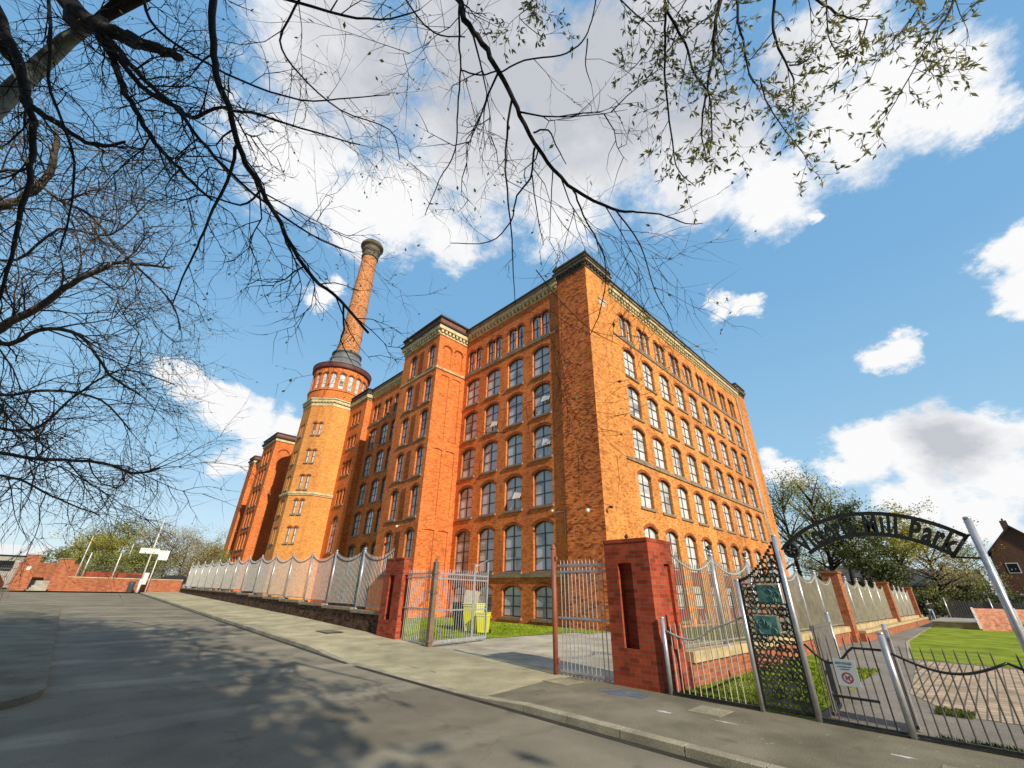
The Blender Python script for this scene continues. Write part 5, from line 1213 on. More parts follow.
# ================================================================== trees
def perp_dir(d, ang, az):
    d = d.normalized(); a = d.orthogonal().normalized(); a = Matrix.Rotation(az, 3, d) @ a
    return (d * cos(ang) + a * sin(ang)).normalized()
def leafq(b, p, s, rg, m=0, up=None, wd=.26):
    """a small pointed leaf: two triangles folded along the midrib"""
    d = Vector((rg.gauss(0, 1), rg.gauss(0, 1), rg.gauss(-.2, .8))).normalized() if up is None else up
    a = d.orthogonal().normalized(); a = Matrix.Rotation(rg.uniform(0, 6.28), 3, d) @ a
    q = p + d * s; c = p + d * s * .45
    b.face([p, c + a * s * wd, q, c - a * s * wd], m)
def twig(tb, lb, p, d, L, r, lev, rg, o):
    """o: dict(sides, droop, leaf, leafsize, leafn, bend)"""
    n = max(2, int(3 + L * 1.5)) if lev > 0 else 3
    pts = [Vector(p)]; dd = Vector(d)
    kink = o.get('kink', .22)
    for i in range(n):
        dd = (dd + Vector((rg.gauss(0, kink), rg.gauss(0, kink), rg.gauss(0, kink) - o['droop'] * .12 + o.get('curl', 0) * (i / n)))).normalized()
        pts.append(pts[-1] + dd * (L / n))
    rr = [r * (1 - .8 * i / n) for i in range(n + 1)]
    tb.tube(pts, rr, 5 if r > .02 else (4 if r > .008 else 3), cap=False)
    if lev > 0:
        k = max(2, int(o['kids'] * L + rg.random())) if lev > 1 else max(1, int(o['kids'] * 1.3 * L + rg.random()))
        k = min(k, 9)
        for j in range(k):
            f = .15 + .8 * (j + rg.random()) / k; i = min(n - 1, int(f * n)); q = pts[i].lerp(pts[i + 1], f * n - i)
            dirn = (pts[i + 1] - pts[i]).normalized()
            twig(tb, lb, q, perp_dir(dirn, rg.uniform(.45, 1.0), rg.uniform(0, 6.28)), L * rg.uniform(.35, .65), max(o.get('rmin', .002), r * .58), lev - 1, rg, o)
    if lb is not None and lev <= 1:
        for i in range(1, n + 1):
            if rg.random() < o['leafp']:
                for _ in range(o['leafn']):
                    lf = (dd + Vector((rg.gauss(0, .55), rg.gauss(0, .55), rg.gauss(0, .55)))).normalized()
                    leafq(lb, pts[i], o['leafsize'] * rg.uniform(.6, 1.2), rg, 0, lf, o.get('wd', .26))
def limb(tb, lb, q, den, rg, o):
    P = [Vector(v[:3]) for v in q]; Rr = [v[3] * .8 for v in q]
    # smooth the traced polyline with Catmull-Rom, adding slight knobbly bends
    pts = []; rad = []
    for i in range(len(P) - 1):
        p0, p1, p2, p3 = P[max(0, i - 1)], P[i], P[i + 1], P[min(len(P) - 1, i + 2)]
        for k in range(4):
            t = k / 4; a = .5 * ((2 * p1) + (p2 - p0) * t + (2 * p0 - 5 * p1 + 4 * p2 - p3) * t * t + (3 * p1 - 3 * p2 + p3 - p0) * t ** 3)
            w = Rr[i] * (1 - t) + Rr[i + 1] * t; pts.append(a + Vector((rg.gauss(0, 1), rg.gauss(0, 1), rg.gauss(0, 1))) * w * .35); rad.append(w)
    pts.append(P[-1]); rad.append(Rr[-1])
    tb.tube(pts, rad, 7 if rad[0] > .02 else 5)
    L = sum((pts[i + 1] - pts[i]).length for i in range(len(pts) - 1))
    n = int(L * den * o['rate'])
    for j in range(n):
        f = (j + rg.random()) / n * (len(pts) - 1); i = min(len(pts) - 2, int(f)); p = pts[i].lerp(pts[i + 1], f - i); d = (pts[i + 1] - pts[i]).normalized()
        ln = o['side'] * rg.uniform(.35, 1.15) * (1 - .3 * f / len(pts)); twig(tb, lb, p, perp_dir(d, rg.uniform(.4, 1.1), rg.uniform(0, 6.28)), ln, max(o.get('rmin', .002) * 1.3, min(rad[i] * .5, o.get('rmax', .01))), 2 if ln > .35 else 1, rg, o)

def near_tree(label, key, trunk_pts, trunk_r, barkm, leafm, o, seed, links=()):
    base = trunk_pts[0]; t = thing('tree', label, 'tree', base); inv = Matrix.Translation(tuple(-c for c in base))
    rg = random.Random(seed); tr = MB()
    tr.tube(trunk_pts, trunk_r, 14); lkb = MB()
    for lk, r0, r1 in links: lkb.tube(lk, [r0 + (r1 - r0) * i / (len(lk) - 1) for i in range(len(lk))], 8)
    x = tr.build('trunk', M[barkm], t, uv=False); x.matrix_parent_inverse = inv
    x = lkb.build('limb', M['bark'], t, uv=False); x.matrix_parent_inverse = inv
    tb, lb = MB(), MB()
    for den, q in LIMBS[key]: limb(tb, lb, q, den, rg, o)
    x = tb.build('branches', M['bark' if key != 'B' else 'bark_lichen'], t, uv=False); x.matrix_parent_inverse = inv
    if lb.f: x = lb.build('leaves', M[leafm], t, uv=False); x.matrix_parent_inverse = inv
    return t
hub = LIMBS['A'][1][1][0][:3]
near_tree('bare street tree at the left whose dark limbs reach over the road and camera', 'A', [(-3.5, 9.2, 0), (-3.35, 8.8, 4), (-3.25, 8.6, 8.2), (-3.0, 8.05, 9.9), tuple(hub)], [.20, .16, .135, .11, .07], 'bark_grey', 'leaf_bud',
          dict(droop=.25, kids=5.0, leafp=.10, leafn=1, leafsize=.045, rate=4.0, side=1.35, kink=.24, rmin=.0021, rmax=.013), 11,
          links=[([tuple(hub), (-1.2, 5.3, 12.0), (.6, 3.0, 10.2), (.9, 1.9, 8.2), tuple(LIMBS['A'][14][1][0][:3])], .07, .036),
                 ([tuple(hub), (-2.0, 5.8, 11.4), tuple(LIMBS['A'][7][1][0][:3])], .06, .035)])
near_tree('twiggy bare tree with lichened limbs leaning in from the left edge', 'B', [(-11.5, 10.5, 0), (-11.2, 10.6, 3), (-10.6, 11.0, 5.6), (-10.2, 11.2, 8.4)], [.3, .24, .2, .1], 'bark_lichen', 'leaf_pale',
          dict(droop=.5, kids=3.6, leafp=.2, leafn=1, leafsize=.055, rate=4.0, side=2.4, kink=.22, rmin=.0036, rmax=.02), 23,
          links=[([(-10.6, 11.0, 5.6), tuple(LIMBS['B'][k][1][0][:3])], .12, .07) for k in (0, 1, 3)])
near_tree('tree overhead at the right with hanging branches in young olive leaf', 'C', [(-3.2, -8.6, 0), (-2.8, -8.0, 4), (-.6, -6.0, 7), (1.4, -3.6, 8.8)], [.26, .22, .17, .1], 'bark_grey', 'leaf_olive',
          dict(droop=.5, kids=7.0, leafp=.65, leafn=3, leafsize=.055, rate=8.0, side=.42, kink=.3, wd=.15), 37,
          links=[([(1.4, -3.6, 8.8), (2.3, -1.6, 8.0), tuple(LIMBS['C'][k][1][0][:3])], .09, .03) for k in (0, 3, 8, 14)])

# ---- generic tree further off
def far_tree(label, name, x, y, z, H, spread, leafm, bark, seed, trunk_f=.25, nl=5, leafs=2600, leafsz=.16, crown_low=.2, group=None, shape=1.0, haze=0):
    rg = random.Random(seed); t = thing(name, label, 'tree' if 'bush' not in name else 'bush', (x, y, z), 0, group)
    tr = MB(); r0 = H * .022
    top = Vector((rg.uniform(-.3, .3), rg.uniform(-.3, .3), H * .8)); P = [Vector((0, 0, 0))] + [Vector((rg.gauss(0, .1), rg.gauss(0, .1), H * f)) for f in (.2, .4, .6)] + [top]
    tr.tube(P, [r0, r0 * .8, r0 * .6, r0 * .4, r0 * .15], 7)
    ends = []
    for k in range(nl * 3):
        f = rg.uniform(crown_low + .05, .95); i = min(3, int(f * 4.2)); b0 = P[i].lerp(P[i + 1], min(1, max(0, f * 4.2 - i)))
        az = rg.uniform(0, 6.28); out = spread * sqrt(max(.05, 1 - ((f - .45) / .62) ** 2)) * rg.uniform(.55, 1.05)
        e = Vector((out * cos(az), out * sin(az), H * min(.99, f + rg.uniform(.0, .14)))); mid = b0.lerp(e, .5) + Vector((0, 0, rg.uniform(-.1, .3)))
        tr.tube([b0, mid, e], [r0 * .35, r0 * .2, r0 * .05], 4, cap=False); ends += [mid, e, b0.lerp(e, .75)]
        for _ in range(3):
            f2 = rg.uniform(.3, 1); q = b0.lerp(e, f2); e2 = q + Vector((rg.gauss(0, 1), rg.gauss(0, 1), rg.gauss(.5, .6))) * spread * .28
            tr.tube([q, e2], [r0 * .12, r0 * .03], 3, cap=False); ends.append(e2)
            for _2 in range(haze):
                e3 = e2 + Vector((rg.gauss(0, 1), rg.gauss(0, 1), rg.gauss(.8, .6))) * spread * .16; tr.tube([e2.lerp(q, .4 * rg.random()), e3], [r0 * .05, r0 * .02], 3, cap=False); ends.append(e3)
    tr.build('trunk', M[bark], t, uv=False)
    lb = MB()
    for k in range(leafs):
        e = rg.choice(ends); s_ = spread * .13 * shape
        p = e + Vector((rg.gauss(0, s_), rg.gauss(0, s_), rg.gauss(0, s_ * .8)))
        if p.z < H * crown_low * .8: p.z = H * crown_low * .8 + rg.random() * .3
        leafq(lb, p, leafsz * rg.uniform(.6, 1.3), rg)
    lb.build('crown', M[leafm], t, uv=False)
    return t
# trees behind the far wall, left
spec = [(-.4, 76, 4.2, 'leaf_green', 'small round tree at the left end of the trees behind the far wall'),
        (1.4, 78, 6.6, 'leaf_yellow', 'yellow green bushy tree behind the far wall, second from the left'),
        (3.4, 74, 5.8, 'leaf_yellow', 'bright yellow green tree standing low behind the far wall'),
        (4.4, 82, 8.4, 'leaf_green', 'tallest mid green tree behind the tall lamp post'),
        (7.0, 80, 8.3, 'leaf_brown', 'brownish half bare tree right of the tall lamp post'),
        (9.4, 78, 7.4, 'leaf_brown', 'brown twiggy tree in the middle of the trees by the railings end'),
        (11.8, 82, 7.6, 'leaf_brown', 'pale twiggy tree near the end of the left railings'),
        (14.4, 84, 7.7, 'leaf_brown', 'brown bare tree against the far mill corner'),
        (16.2, 80, 6.2, 'leaf_green', 'low green tree beside the base of the far mill'),
        (6.2, 70, 4.2, 'leaf_green', 'low green bush behind the road sign'),
        (12.6, 72, 5.2, 'leaf_brown', 'low brown thicket tree behind the first posts of the railings'),
        (2.6, 70, 3.6, 'leaf_green', 'low dark green bush behind the white poles')]
for i, (x, y, H, lm, lb_) in enumerate(spec):
    far_tree(lb_, 'tree' if H > 5 else 'bush', x, y, .9, H, H * .32 + .9, lm, 'bark', 100 + i, leafs=9500 if lm != 'leaf_brown' else 8000, leafsz=.20 if lm != 'leaf_brown' else .15, crown_low=.04, nl=8, group='trees behind the far wall', shape=1.0, haze=2 if lm == 'leaf_brown' else 0)
# trees beyond the park, right
for i, (x, y, H, sp, lm, n, sz, lb_, hz) in enumerate([
    (66, 15.5, 16.5, 4.2, 'leaf_green', 1900, .26, 'tall thin leafed tree beside the far corner of the mill', 3),
    (64, 11.6, 16.0, 3.6, 'leaf_yellow', 1700, .24, 'tall thin tree with a yellow green clump behind the arch sign', 3),
    (78, 12.0, 18.5, 4.5, 'leaf_green', 1600, .26, 'tall bare looking birch behind the yellow green tree', 3),
    (62, 8.6, 11.5, 2.9, 'leaf_dark', 3600, .26, 'dark ivy covered tree below the left part of the arch', 0),
    (66, 5.6, 11.0, 4.0, 'leaf_yellow', 3800, .26, 'dense olive green tree framed by the arch', 0),
    (70, 3.2, 10.4, 3.6, 'leaf_brown', 2600, .24, 'brown green tree at the right under the arch', 2),
    (60, 7.0, 7.5, 2.6, 'leaf_dark', 3600, .24, 'low dark evergreen behind the end of the park wall', 0),
    (92, .6, 9.5, 3.6, 'leaf_yellow', 1800, .24, 'pale yellow green tree left of the brick house', 2),
    (84, 16, 12, 4.0, 'leaf_green', 1900, .26, 'mid green tree far behind the mill corner', 2)]):
    far_tree(lb_, 'tree', x, y, 0, H, sp, lm, 'bark', 200 + i, leafs=int(n * 1.9), leafsz=sz, crown_low=.12 if n > 2500 else .3, nl=7, group='trees beyond the park', shape=.75, haze=hz)
for i in range(9):
    far_tree(['dark hedge bush left of the walking person', 'dark hedge bush behind the walking person', 'low bush right of the walking person', 'low dark bush behind the slatted fence', 'olive bush behind the slatted fence', 'dark bush near the long low roof', 'low brown bush before the dark sheds', 'dark bush under the brick house', 'green bush at the foot of the brick house'][i], 'bush', 68.5 + (i % 2) * 2, 6.8 - i * 1.5, 0, 2.6 + .5 * (i % 3), 1.5, ['leaf_dark', 'leaf_dark', 'leaf_green'][i % 3], 'bark', 300 + i, leafs=1500, leafsz=.2, crown_low=.03, nl=4, group='bushes at the far end of the park', shape=1.3)

# ================================================================== things on the far side, left
YW = 62.0
def prism_thing(name, label, cat, boxes, loc, group=None):
    t = thing(name, label, cat, loc, 0, group)
    for nm, mat, bxs in boxes:
        b = MB()
        for q in bxs: b.box(*q)
        b.build(nm, M[mat], t)
    return t
prism_thing('boundary_wall', 'low orange brick boundary wall with pale coping at the far end of the road', 'wall', [('brickwork', 'brick_wall', [(0, 0, -.2, 9.3, .35, 1.22)]), ('coping', 'coping', [(0, -.04, 1.223, 9.3, .39, 1.32)])], (.25, YW, .95))
prism_thing('wall_pier', 'wide orange brick pier at the left end of the far boundary wall', 'pillar', [('shaft', 'brick_wall', [(-.55, -.1, -.2, .55, .5, 2.8)]), ('cap', 'stone', [(-.62, -.17, 2.803, .62, .57, 2.92)])], (-.3, YW, .95), 'piers of the far wall')
prism_thing('wall_pier', 'orange brick pier with a small white plate left of the far steps', 'pillar', [('shaft', 'brick_wall', [(-.5, -.1, -.2, .5, .5, 3.0)]), ('cap', 'stone', [(-.55, -.15, 3.003, .55, .55, 3.1)]), ('number_plate', 'white', [(-.14, -.13, 1.75, .14, -.103, 2.05)])], (-2.65, YW, .95), 'piers of the far wall')
prism_thing('boundary_wall', 'red brick wall set back behind the far steps', 'wall', [('brickwork', 'brick_wall', [(0, 0, -.2, 4.5, .3, 2.3)])], (-3.6, YW + 4, 1.2))
prism_thing('steps', 'pale concrete steps between the two far brick piers', 'steps', [('tread', 'concrete', [(-.8, -.1, -.1, .8, 3.2, .12), (-.8, .4, .12, .8, 3.2, .3), (-.8, .9, .3, .8, 3.2, .5), (-.8, 1.6, .5, .8, 3.2, .9)])], (-1.5, YW, .95))
t = thing('railings', 'dark spiked railings standing on the far boundary wall', 'railings', (.9, YW + .17, 2.28)); b = MB()
for k in range(62): bar(b, .14 * k, 0, 0, 1.25, .014, 3)
b.build('bars', M['darkrail'], t, uv=False); b = MB(); b.box(0, -.02, 1.0, 8.6, .02, 1.04); b.build('top_rail', M['darkrail'], t)
t = thing('railings', 'dark railings left of the far brick piers before the parked blue car', 'railings', (-10, YW, .95)); b = MB()
for k in range(50): bar(b, .14 * k, 0, 0, 2.1, .016, 3)
b.build('bars', M['darkrail'], t, uv=False); b = MB(); b.box(0, -.02, 1.8, 6.9, .02, 1.85); b.build('top_rail', M['darkrail'], t)
prism_thing('boundary_wall', 'low red brick planter walls behind the far railings', 'wall', [('brickwork', 'brick_pillar', [(0, 0, -.2, 6.0, .3, 1.9)])], (1.2, YW + 5.5, .95))
# pale poles
def pole(label, x, y, h, r=.06, arm=False, name='street_lamp', cat='lamp post'):
    t = thing(name, label, cat, (x, y, .95), 0, 'pale poles around the far junction'); b = MB()
    b.tube([(0, 0, 0), (0, 0, 1.2)], r * 1.7, 10); b.tube([(0, 0, 1.2), (0, 0, h)], [r, r * .6], 10); b.build('column', M['white'], t)
    if arm:
        b = MB(); b.tube([(0, 0, h), (.15, -.2, h + .18), (.5, -.5, h + .2)], .04, 6); b.box(.4, -.75, h + .15, .62, -.35, h + .25); b.build('lamp_head', M['galv_dull'], t)
    return t
pole('tallest pale lamp column beside the street name sign', 5.75, 60.3, 7.1, .075)
pole('slim pale pole at the left end of the far wall railings', .75, 63.5, 5.2, .05)
pole('shorter thick pale pole beside the slim pole', 1.2, 62.9, 3.6, .07)
pole('short pale pole in the middle of the far wall', 3.6, 64.5, 3.7, .08)
pole('pale lamp column with bracket head among the trees', 4.7, 70.5, 5.2, .05, True)
t = thing('road_sign', 'white rectangular sign boards on a pale post before the trees', 'sign', (6.5, 61.2, .95)); b = MB(); b.tube([(0, 0, 0), (0, 0, 3.95)], .05, 8); b.build('post', M['white'], t)
b = MB(); b.box(-.1, -.08, 3.15, .85, -.055, 4.1); b.box(-.0, -.095, 3.55, .3, -.082, 4.0); b.build('board', M['white'], t)
t = thing('road_sign', 'long narrow white sign plate fixed to the tallest pale lamp column', 'sign', (5.75, 60.2, 4.9)); b = MB(); b.box(-1.05, -.06, -.28, .55, -.035, .22); b.build('plate', M['white'], t)
b = MB(); b.tube([(0, 0, -.1), (0, .1, -.1)], .03, 6); b.build('clip', M['galv_dull'], t)
t = thing('litter_bin', 'dark round litter bin at the foot of the tallest pale lamp column', 'bin', (5.15, 60.6, .95)); b = MB(); b.lathe([(.2, 0), (.24, .1), (.26, .75), (.28, .85), (.0, .9)], (0, 0), 14); b.build('body', M['blackplastic'], t); b = MB(); b.lathe([(.29, .86), (.25, .98), (0, 1.04)], (0, 0), 14); b.build('lid', M['blackplastic'], t)
t = thing('utility_cabinet', 'white painted cabinet strapped to the sign post near the far wall', 'cabinet', (6.0, 60.5, 1.7)); b = MB(); b.box(-.22, -.12, 0, .22, .12, 1.1); b.build('body', M['white'], t, bevel=.02); b = MB(); b.box(-.2, -.135, .05, .2, -.122, .5); b.build('door', M['signwhite'], t)
# white shed roof building and distant roofs
t = thing('shed_building', 'long low building with a white sheet roof beyond the far brick piers', 'building', (-14, 96, 1.0)); b = MB(); b.box(-14, 0, 0, 10.7, 14, 4.1); b.build('wall', M['concrete'], t)
b = MB(); b.face([(-14.3, -.4, 4.15), (11.0, -.4, 4.15), (11.0, 7, 5.9), (-14.3, 7, 5.9)]); b.face([(-14.3, 7, 5.9), (11.0, 7, 5.9), (11.0, 14.4, 4.15), (-14.3, 14.4, 4.15)]); b.face([(11.0, -.4, 4.15), (11, 14.4, 4.15), (11, 7, 5.9)]); b.build('roof', M['glassroof'], t)
for k in range(5):
    b = MB(); b.box(-12 + 4.4 * k, -.06, 2.1, -9.4 + 4.4 * k, -.02, 3.4); b.build('window', M['carglass'], t)
# cars
def car(label, x, y, z, rz, paint, group=None, L=4.2):
    t = thing('parked_car', label, 'car', (x, y, z), rz, group); b = MB(); w = .85
    prof = [(-L / 2, .35), (-L / 2, .72), (-L / 2 + .1, .85), (-L * .27, .95), (-L * .12, 1.38), (L * .2, 1.42), (L * .38, .98), (L / 2 - .05, .88), (L / 2, .6), (L / 2, .35)]
    def tuck(pz): return w - (.16 if pz > 1.1 else 0)
    for s_ in (-1, 1):
        f = [(px, s_ * tuck(pz), pz) for px, pz in prof]; b.face(f if s_ < 0 else f[::-1])
    for (p, q) in zip(prof, prof[1:] + prof[:1]): b.face([(p[0], -tuck(p[1]), p[1]), (p[0], tuck(p[1]), p[1]), (q[0], tuck(q[1]), q[1]), (q[0], -tuck(q[1]), q[1])])
    b.build('body', M[paint], t, bevel=.05)
    for s_ in (-1, 1):
        g_ = MB(); g_.face([(-L * .24, s_ * (w - .05), 1.0), (L * .33, s_ * (w - .05), 1.0), (L * .18, s_ * (w - .145), 1.34), (-L * .12, s_ * (w - .145), 1.32)][::s_]); g_.build('side_window', M['carglass'], t)
    for (xa, za, xb, zb) in ((-L * .265, 1.0, -L * .125, 1.34), (L * .375, 1.02, L * .21, 1.39)):
        g_ = MB(); s3 = -.02 if xa < 0 else .02; g_.face([(xa + s3, -.68, za), (xa + s3, .68, za), (xb + s3, .6, zb), (xb + s3, -.6, zb)]); g_.build('windscreen' if xa < 0 else 'rear_window', M['carglass'], t)
    for wx in (-L * .3, L * .3):
        for s_ in (-1, 1):
            q = MB(); q.tube([(wx, s_ * (w - .18), .32), (wx, s_ * (w + .02), .32)], .32, 18); wh = q.build('wheel', M['rubber'], t); q = MB(); q.tube([(wx, s_ * (w + .021), .32), (wx, s_ * (w + .03), .32)], .19, 12); q.build('rim', M['galv'], wh)
    for s_ in (-1, 1):
        q = MB(); q.box(-L / 2 - .012, s_ * .62 - .14, .62, -L / 2 + .05, s_ * .62 + .14, .78); q.build('headlight', M['signwhite'], t)
    return t
car('bright blue car parked behind the dark railings at the left edge', -5.3, YW + 3.0, 1.0, 1.5, 'carblue')
car('dark grey car parked behind the right end of the far wall', 9.0, YW + 4, 1.35, .2, 'cargrey', L=4.0)
car('dark red car parked behind the middle of the far wall', 5.6, YW + 4.0, 1.25, .0, 'carred')
car('dark red car just inside the left edge on the road', -4.55, 54.0, .74, 1.4, 'carred')

# ================================================================== park, far right
t = thing('person', 'person in a dark jacket and pale blue trousers walking on the park path', 'person', (64.0, 4.3, 0), pi / 2 + .3)
def body_skin(name, joints, edges, radii, mat, parent):
    me = bpy.data.meshes.new(name); me.from_pydata(joints, edges, []); o = bpy.data.objects.new(name, me); COL.objects.link(o); o.parent = parent
    md = o.modifiers.new('skin', 'SKIN'); md.use_smooth_shade = True
    for i, r_ in enumerate(radii): me.skin_vertices[0].data[i].radius = (r_, r_) if not hasattr(r_, '__len__') else r_
    me.skin_vertices[0].data[0].use_root = True; s_ = o.modifiers.new('sub', 'SUBSURF'); s_.levels = 1; s_.render_levels = 2; me.materials.append(mat); return o
def skin_obj(*a):
    me = a
    return body_skin(*a)
J = [(0, 0, .98), (0, 0, 1.15), (0, .01, 1.42), (0, .02, 1.55), (0, .03, 1.62), (0, .035, 1.73), (0, .03, 1.82),
     (-.1, 0, .93), (-.11, .12, .52), (-.1, .18, .1), (-.1, .28, .04), (.1, 0, .93), (.11, -.05, .5), (.1, -.28, .13), (.1, -.2, .04),
     (-.2, 0, 1.45), (-.26, -.1, 1.17), (-.25, .02, .93), (.2, 0, 1.45), (.26, .08, 1.17), (.25, .2, .97)]
E_ = [(0, 1), (1, 2), (2, 3), (3, 4), (4, 5), (5, 6), (0, 7), (7, 8), (8, 9), (9, 10), (0, 11), (11, 12), (12, 13), (13, 14), (2, 15), (15, 16), (16, 17), (2, 18), (18, 19), (19, 20)]
Rr_ = [(.15, .11), (.15, .1), (.17, .11), .06, .07, .1, .08, .095, .07, .045, .04, .095, .07, .045, .04, .07, .05, .035, .07, .05, .035]
def rebuild_skin(name, J, E_, R_, mat, parent):
    me = bpy.data.meshes.new(name); me.from_pydata(J, E_, []); o = bpy.data.objects.new(name, me); COL.objects.link(o); o.parent = parent; me.materials.append(mat)
    md = o.modifiers.new('skin', 'SKIN'); md.use_smooth_shade = True
    if not me.skin_vertices:
        bpy.context.view_layer.objects.active = o; o.select_set(True); bpy.ops.mesh.customdata_skin_add(); o.select_set(False)
    for i, r_ in enumerate(R_):
        me.skin_vertices[0].data[i].radius = (r_, r_) if not hasattr(r_, '__len__') else r_
    me.skin_vertices[0].data[0].use_root = True
    s_ = o.modifiers.new('sub', 'SUBSURF'); s_.levels = 1; s_.render_levels = 2; return o
rebuild_skin('body', J, E_, Rr_, M['skin'], t)
rebuild_skin('jacket', [J[i] for i in (1, 2, 15, 16, 17, 18, 19, 20)] + [(0, 0, .95)], [(8, 0), (0, 1), (1, 2), (2, 3), (3, 4), (1, 5), (5, 6), (6, 7)], [(.18, .13), (.2, .14), .09, .07, .05, .09, .07, .05, (.17, .13)], M['jacket'], t)
rebuild_skin('trousers', [J[i] for i in (0, 7, 8, 9, 11, 12, 13)], [(0, 1), (1, 2), (2, 3), (0, 4), (4, 5), (5, 6)], [(.165, .125), .12, .09, .065, .12, .09, .065], M['jeans'], t)
rebuild_skin('hair', [(0, .0, 1.74), (0, .01, 1.84)], [(0, 1)], [.115, .1], M['hair'], t)
# slatted fence across the end of the park
t = thing('fence', 'grey close boarded fence across the far end of the park', 'fence', (64.5, 3.0, 0), -pi / 2); b = MB()
for k in range(95): b.box(.18 * k, -.015, .05, .18 * k + .12, .015, 1.75)
b.build('boards', M['darkrail'], t, uv=False)
for k in range(6):
    b = MB(); b.tube([(3.2 * k, -.06, 0), (3.2 * k, -.06, 2.1)], .06, 8); b.build('post', M['galv'], t)
b = MB(); b.box(0, .016, .4, 17, .05, .48); b.box(0, .016, 1.3, 17, .05, 1.38); b.build('rail', M['darkrail'], t)
prism_thing('plinth', 'long low pale concrete plinth at the end of the park lawn', 'plinth', [('block', 'patch', [(-6, -3.4, 0, 6, 1.0, .38)]), ('edge', 'concrete', [(-6.1, -3.5, .383, 6.1, 1.1, .43)])], (52.0, 2.2, 0))
# curved mosaic benches
def bench(label, x, y, L, rz, H=1.3):
    t = thing('mosaic_bench', label, 'bench', (x, y, 0), rz, 'mosaic benches in the park'); b = MB(); n = 12
    prof = [(i / n, H * (1 - (i / n) ** 1.7)) for i in range(n + 1)]
    for i in range(n):
        (f0, h0), (f1, h1) = prof[i], prof[i + 1]; y0, y1 = f0 * 1.6, f1 * 1.6
        b.face([(0, y0, h0), (L, y0, h0), (L, y1, h1), (0, y1, h1)])
        b.face([(0, y0, 0), (0, y0, h0), (0, y1, h1), (0, y1, 0)]); b.face([(L, y0, 0), (L, y1, 0), (L, y1, h1), (L, y0, h0)])
    b.face([(0, 0, 0), (L, 0, 0), (L, 0, H), (0, 0, H)]); b.build('curved_back', M['pinkwall'], t)
    for xx in (-.12, L):
        e = MB()
        for i in range(n):
            (f0, h0), (f1, h1) = prof[i], prof[i + 1]; y0, y1 = f0 * 1.7, f1 * 1.7
            e.face([(xx, y0, h0 + .06), (xx + .12, y0, h0 + .06), (xx + .12, y1, h1 + .06), (xx, y1, h1 + .06)]); e.face([(xx, y0, 0), (xx, y0, h0 + .06), (xx, y1, h1 + .06), (xx, y1, 0)]); e.face([(xx + .12, y0, 0), (xx + .12, y1, 0), (xx + .12, y1, h1 + .06), (xx + .12, y0, h0 + .06)])
        e.build('edge', M['mosaicwhite'], t)
bench('curved pink mosaic bench with white pebbled edge at the end of the lawn', 47.2, -.75, 1.6, pi / 2 + .05)
bench('larger curved orange mosaic bench with white edges right of the pink one', 47.2, -4.1, 2.9, pi / 2 - .03)
# houses
def house(name, label, x, y, w, d, eave, apex, mat='brick_house', rz=0.0, chim=True, wins=2, group=None):
    """gable end faces -X"""
    t = thing(name, label, 'house', (x, y, 0), rz, group); b = MB()
    b.face([(0, w / 2, 0), (0, -w / 2, 0), (0, -w / 2, eave), (0, 0, apex), (0, w / 2, eave)]); b.face([(d, -w / 2, 0), (d, w / 2, 0), (d, w / 2, eave), (d, 0, apex), (d, -w / 2, eave)])
    for s_ in (-1, 1): b.face([(0, s_ * w / 2, 0), (d, s_ * w / 2, 0), (d, s_ * w / 2, eave), (0, s_ * w / 2, eave)])
    b.build('wall', M[mat], t); r = MB(); sl = (apex - eave) / (w / 2); o_ = .35
    for s_ in (-1, 1):
        A = [(-.3, 0, apex + .12), (d + .3, 0, apex + .12), (d + .3, s_ * (w / 2 + o_), eave - sl * o_ + .12), (-.3, s_ * (w / 2 + o_), eave - sl * o_ + .12)]
        r.face(A); r.face([(p[0], p[1], p[2] - .14) for p in A][::-1]); r.face([A[0], A[3], (A[3][0], A[3][1], A[3][2] - .14), (A[0][0], A[0][1], A[0][2] - .14)])
    rf = r.build('roof', M['slate'], t)
    g = MB()
    for s_ in (-1, 1): g.face([(-.32, 0, apex + .10), (-.32, 0, apex - .18), (-.32, s_ * (w / 2 + o_), eave - sl * o_ - .18), (-.32, s_ * (w / 2 + o_), eave - sl * o_ + .10)][::s_])
    g.build('bargeboard', M['roof_dark'], t)
    if chim:
        c = MB(); c.box(d * .4, -.35, apex - .6, d * .4 + .9, .35, apex + 1.3); c.box(d * .4 + .1, -.1, apex + 1.3, d * .4 + .3, .1, apex + 1.6); c.build('chimney', M[mat], rf)
    for fl in range(2):
        for k in range(wins):
            yy = -w / 4 + (w / 2) * k / max(1, wins - 1); q = MB(); z0 = eave * (.18 + .46 * fl)
            q.box(-.04, yy - .6, z0, .03, yy + .6, z0 + 1.3); wn = q.build('window', M['white'], t); q = MB(); q.box(-.055, yy - .5, z0 + .1, -.042, yy + .5, z0 + 1.2); q.build('pane', M['carglass'], wn)
    return t
house('brick_house', 'dark brick gable ended house rising at the right edge behind the arch post', 92, -5.4, 5.6, 12, 8.4, 11.4)
house('brick_house', 'long low dark roofed house between the trees and the gabled house', 110, -.4, 7, 9, 4.4, 6.6, rz=pi / 2 * .9, chim=True)
house('brick_house', 'small grey roofed house seen under the right end of the arch', 104, 4.6, 6, 9, 4.2, 6.6, rz=1.4)
house('brick_house', 'pale rendered house with grey roof behind the olive tree', 96, 9.0, 6, 10, 4.6, 7.0, mat='concrete', rz=1.5)
prism_thing('shed', 'row of dark low sheds in front of the brick houses', 'shed', [('wall', 'stone_dark', [(0, -14, 0, 4, 2, 2.4)]), ('roof', 'slate', [(-.2, -14.2, 2.403, 4.2, 2.2, 2.6)])], (80, -2, 0))
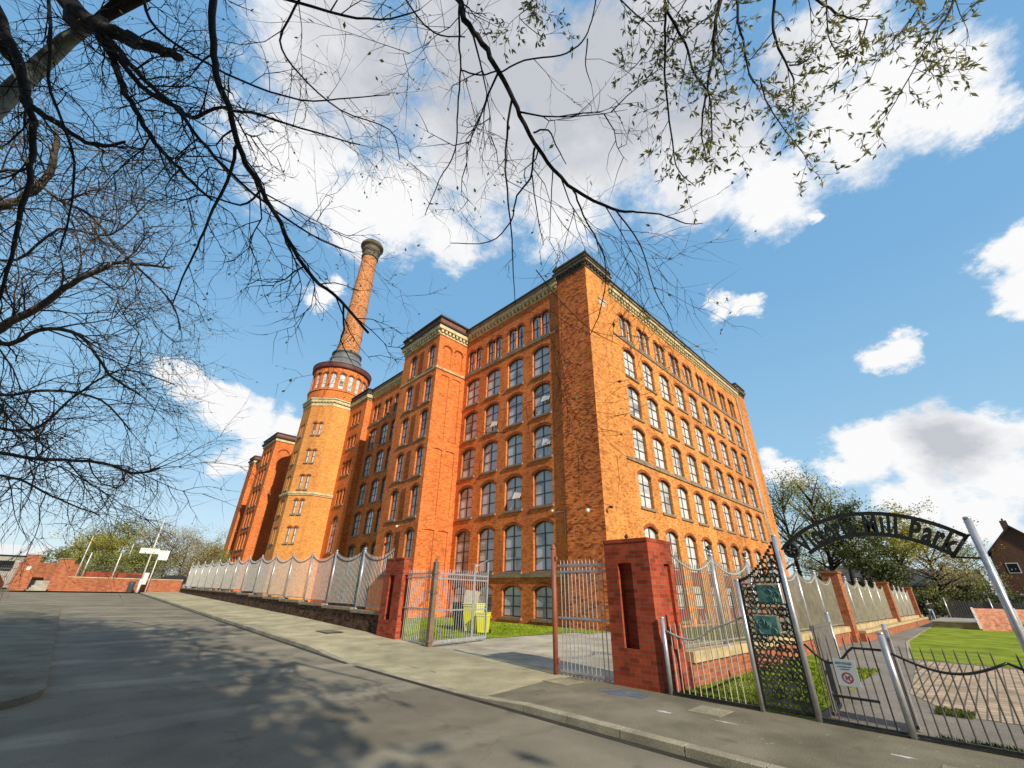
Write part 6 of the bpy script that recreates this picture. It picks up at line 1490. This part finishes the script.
car('grey car parked beyond the park at the right edge', 74, -6.6, 0, 1.2, 'cargrey', L=4.2)
b = MB(); b.tube([(0, 0, 0), (.22, .05, .02)], .05, 6); b.face([(.06, 0, .03), (.12, .35, .12), (.2, .3, .1), (.16, 0, .03)]); b.face([(.06, 0, .03), (.16, 0, .03), (.2, -.3, .1), (.12, -.35, .12)])
o = b.build('bird', M['roof_dark']); o.location = (45, 9.2, 13.2); tag(o, 'dark bird flying above the arch left of the trees', 'bird')

for i, (x, y, H, sp) in enumerate([(-6.9, -9.5, 17.0, 5.9), (-6.3, -15.5, 14.5, 5.4), (-10.5, 0.0, 12.5, 4.4), (-12, -13, 15, 6)]):
    far_tree(['spreading tree standing behind the viewpoint on the left', 'smaller tree directly behind the viewpoint', 'tree beside the road left of the viewpoint', 'tall tree well behind the viewpoint on the left'][i], 'tree', x, y, -.1, H, sp, 'leaf_dark', 'bark', 400 + i, leafs=40000, leafsz=.47, crown_low=.2, nl=10, group='roadside trees behind the viewpoint', shape=1.3)
# ---- grass blades where the lawn is close
def blades(name, regions, n, h, mat, seed, label):
    rg = random.Random(seed); b = MB()
    for k in range(n):
        x0, x1, y0, y1, z = rg.choice(regions); u = rg.random() ** 1.6; x = x0 + (x1 - x0) * u; y = rg.uniform(y0, y1); a = rg.uniform(0, 6.28); hh = h * rg.uniform(.5, 1.3); w = .007 + .002 * u * 6
        b.face([(x - w * cos(a), y - w * sin(a), z), (x + w * cos(a), y + w * sin(a), z), (x + rg.gauss(0, .02), y + rg.gauss(0, .02), z + hh)])
    o = b.build(name, M[mat], uv=False); tag(o, label, 'grass', None, 'stuff')
blades('lawn_grass', [(8.85, 16, 2.5, 4.55, 0)], 15000, .05, 'grass', 5, 'short grass of the park lawn under the yellow coping')
blades('lawn_grass', [(9.9, 19.5, 14.3, 26, .012)], 16000, .07, 'grass', 6, 'short grass of the mill lawn behind the gate leaf')
blades('verge_grass', [(10.75, 11.3, .7, 1.15, 0), (8.9, 9.3, 2.4, 2.7, 0), (9.4, 9.7, 14.2, 15, 0), (8.8, 9.0, -.1, 1.0, 0)], 2200, .055, 'grass_rough', 7, 'ragged grass along the setts and railings')
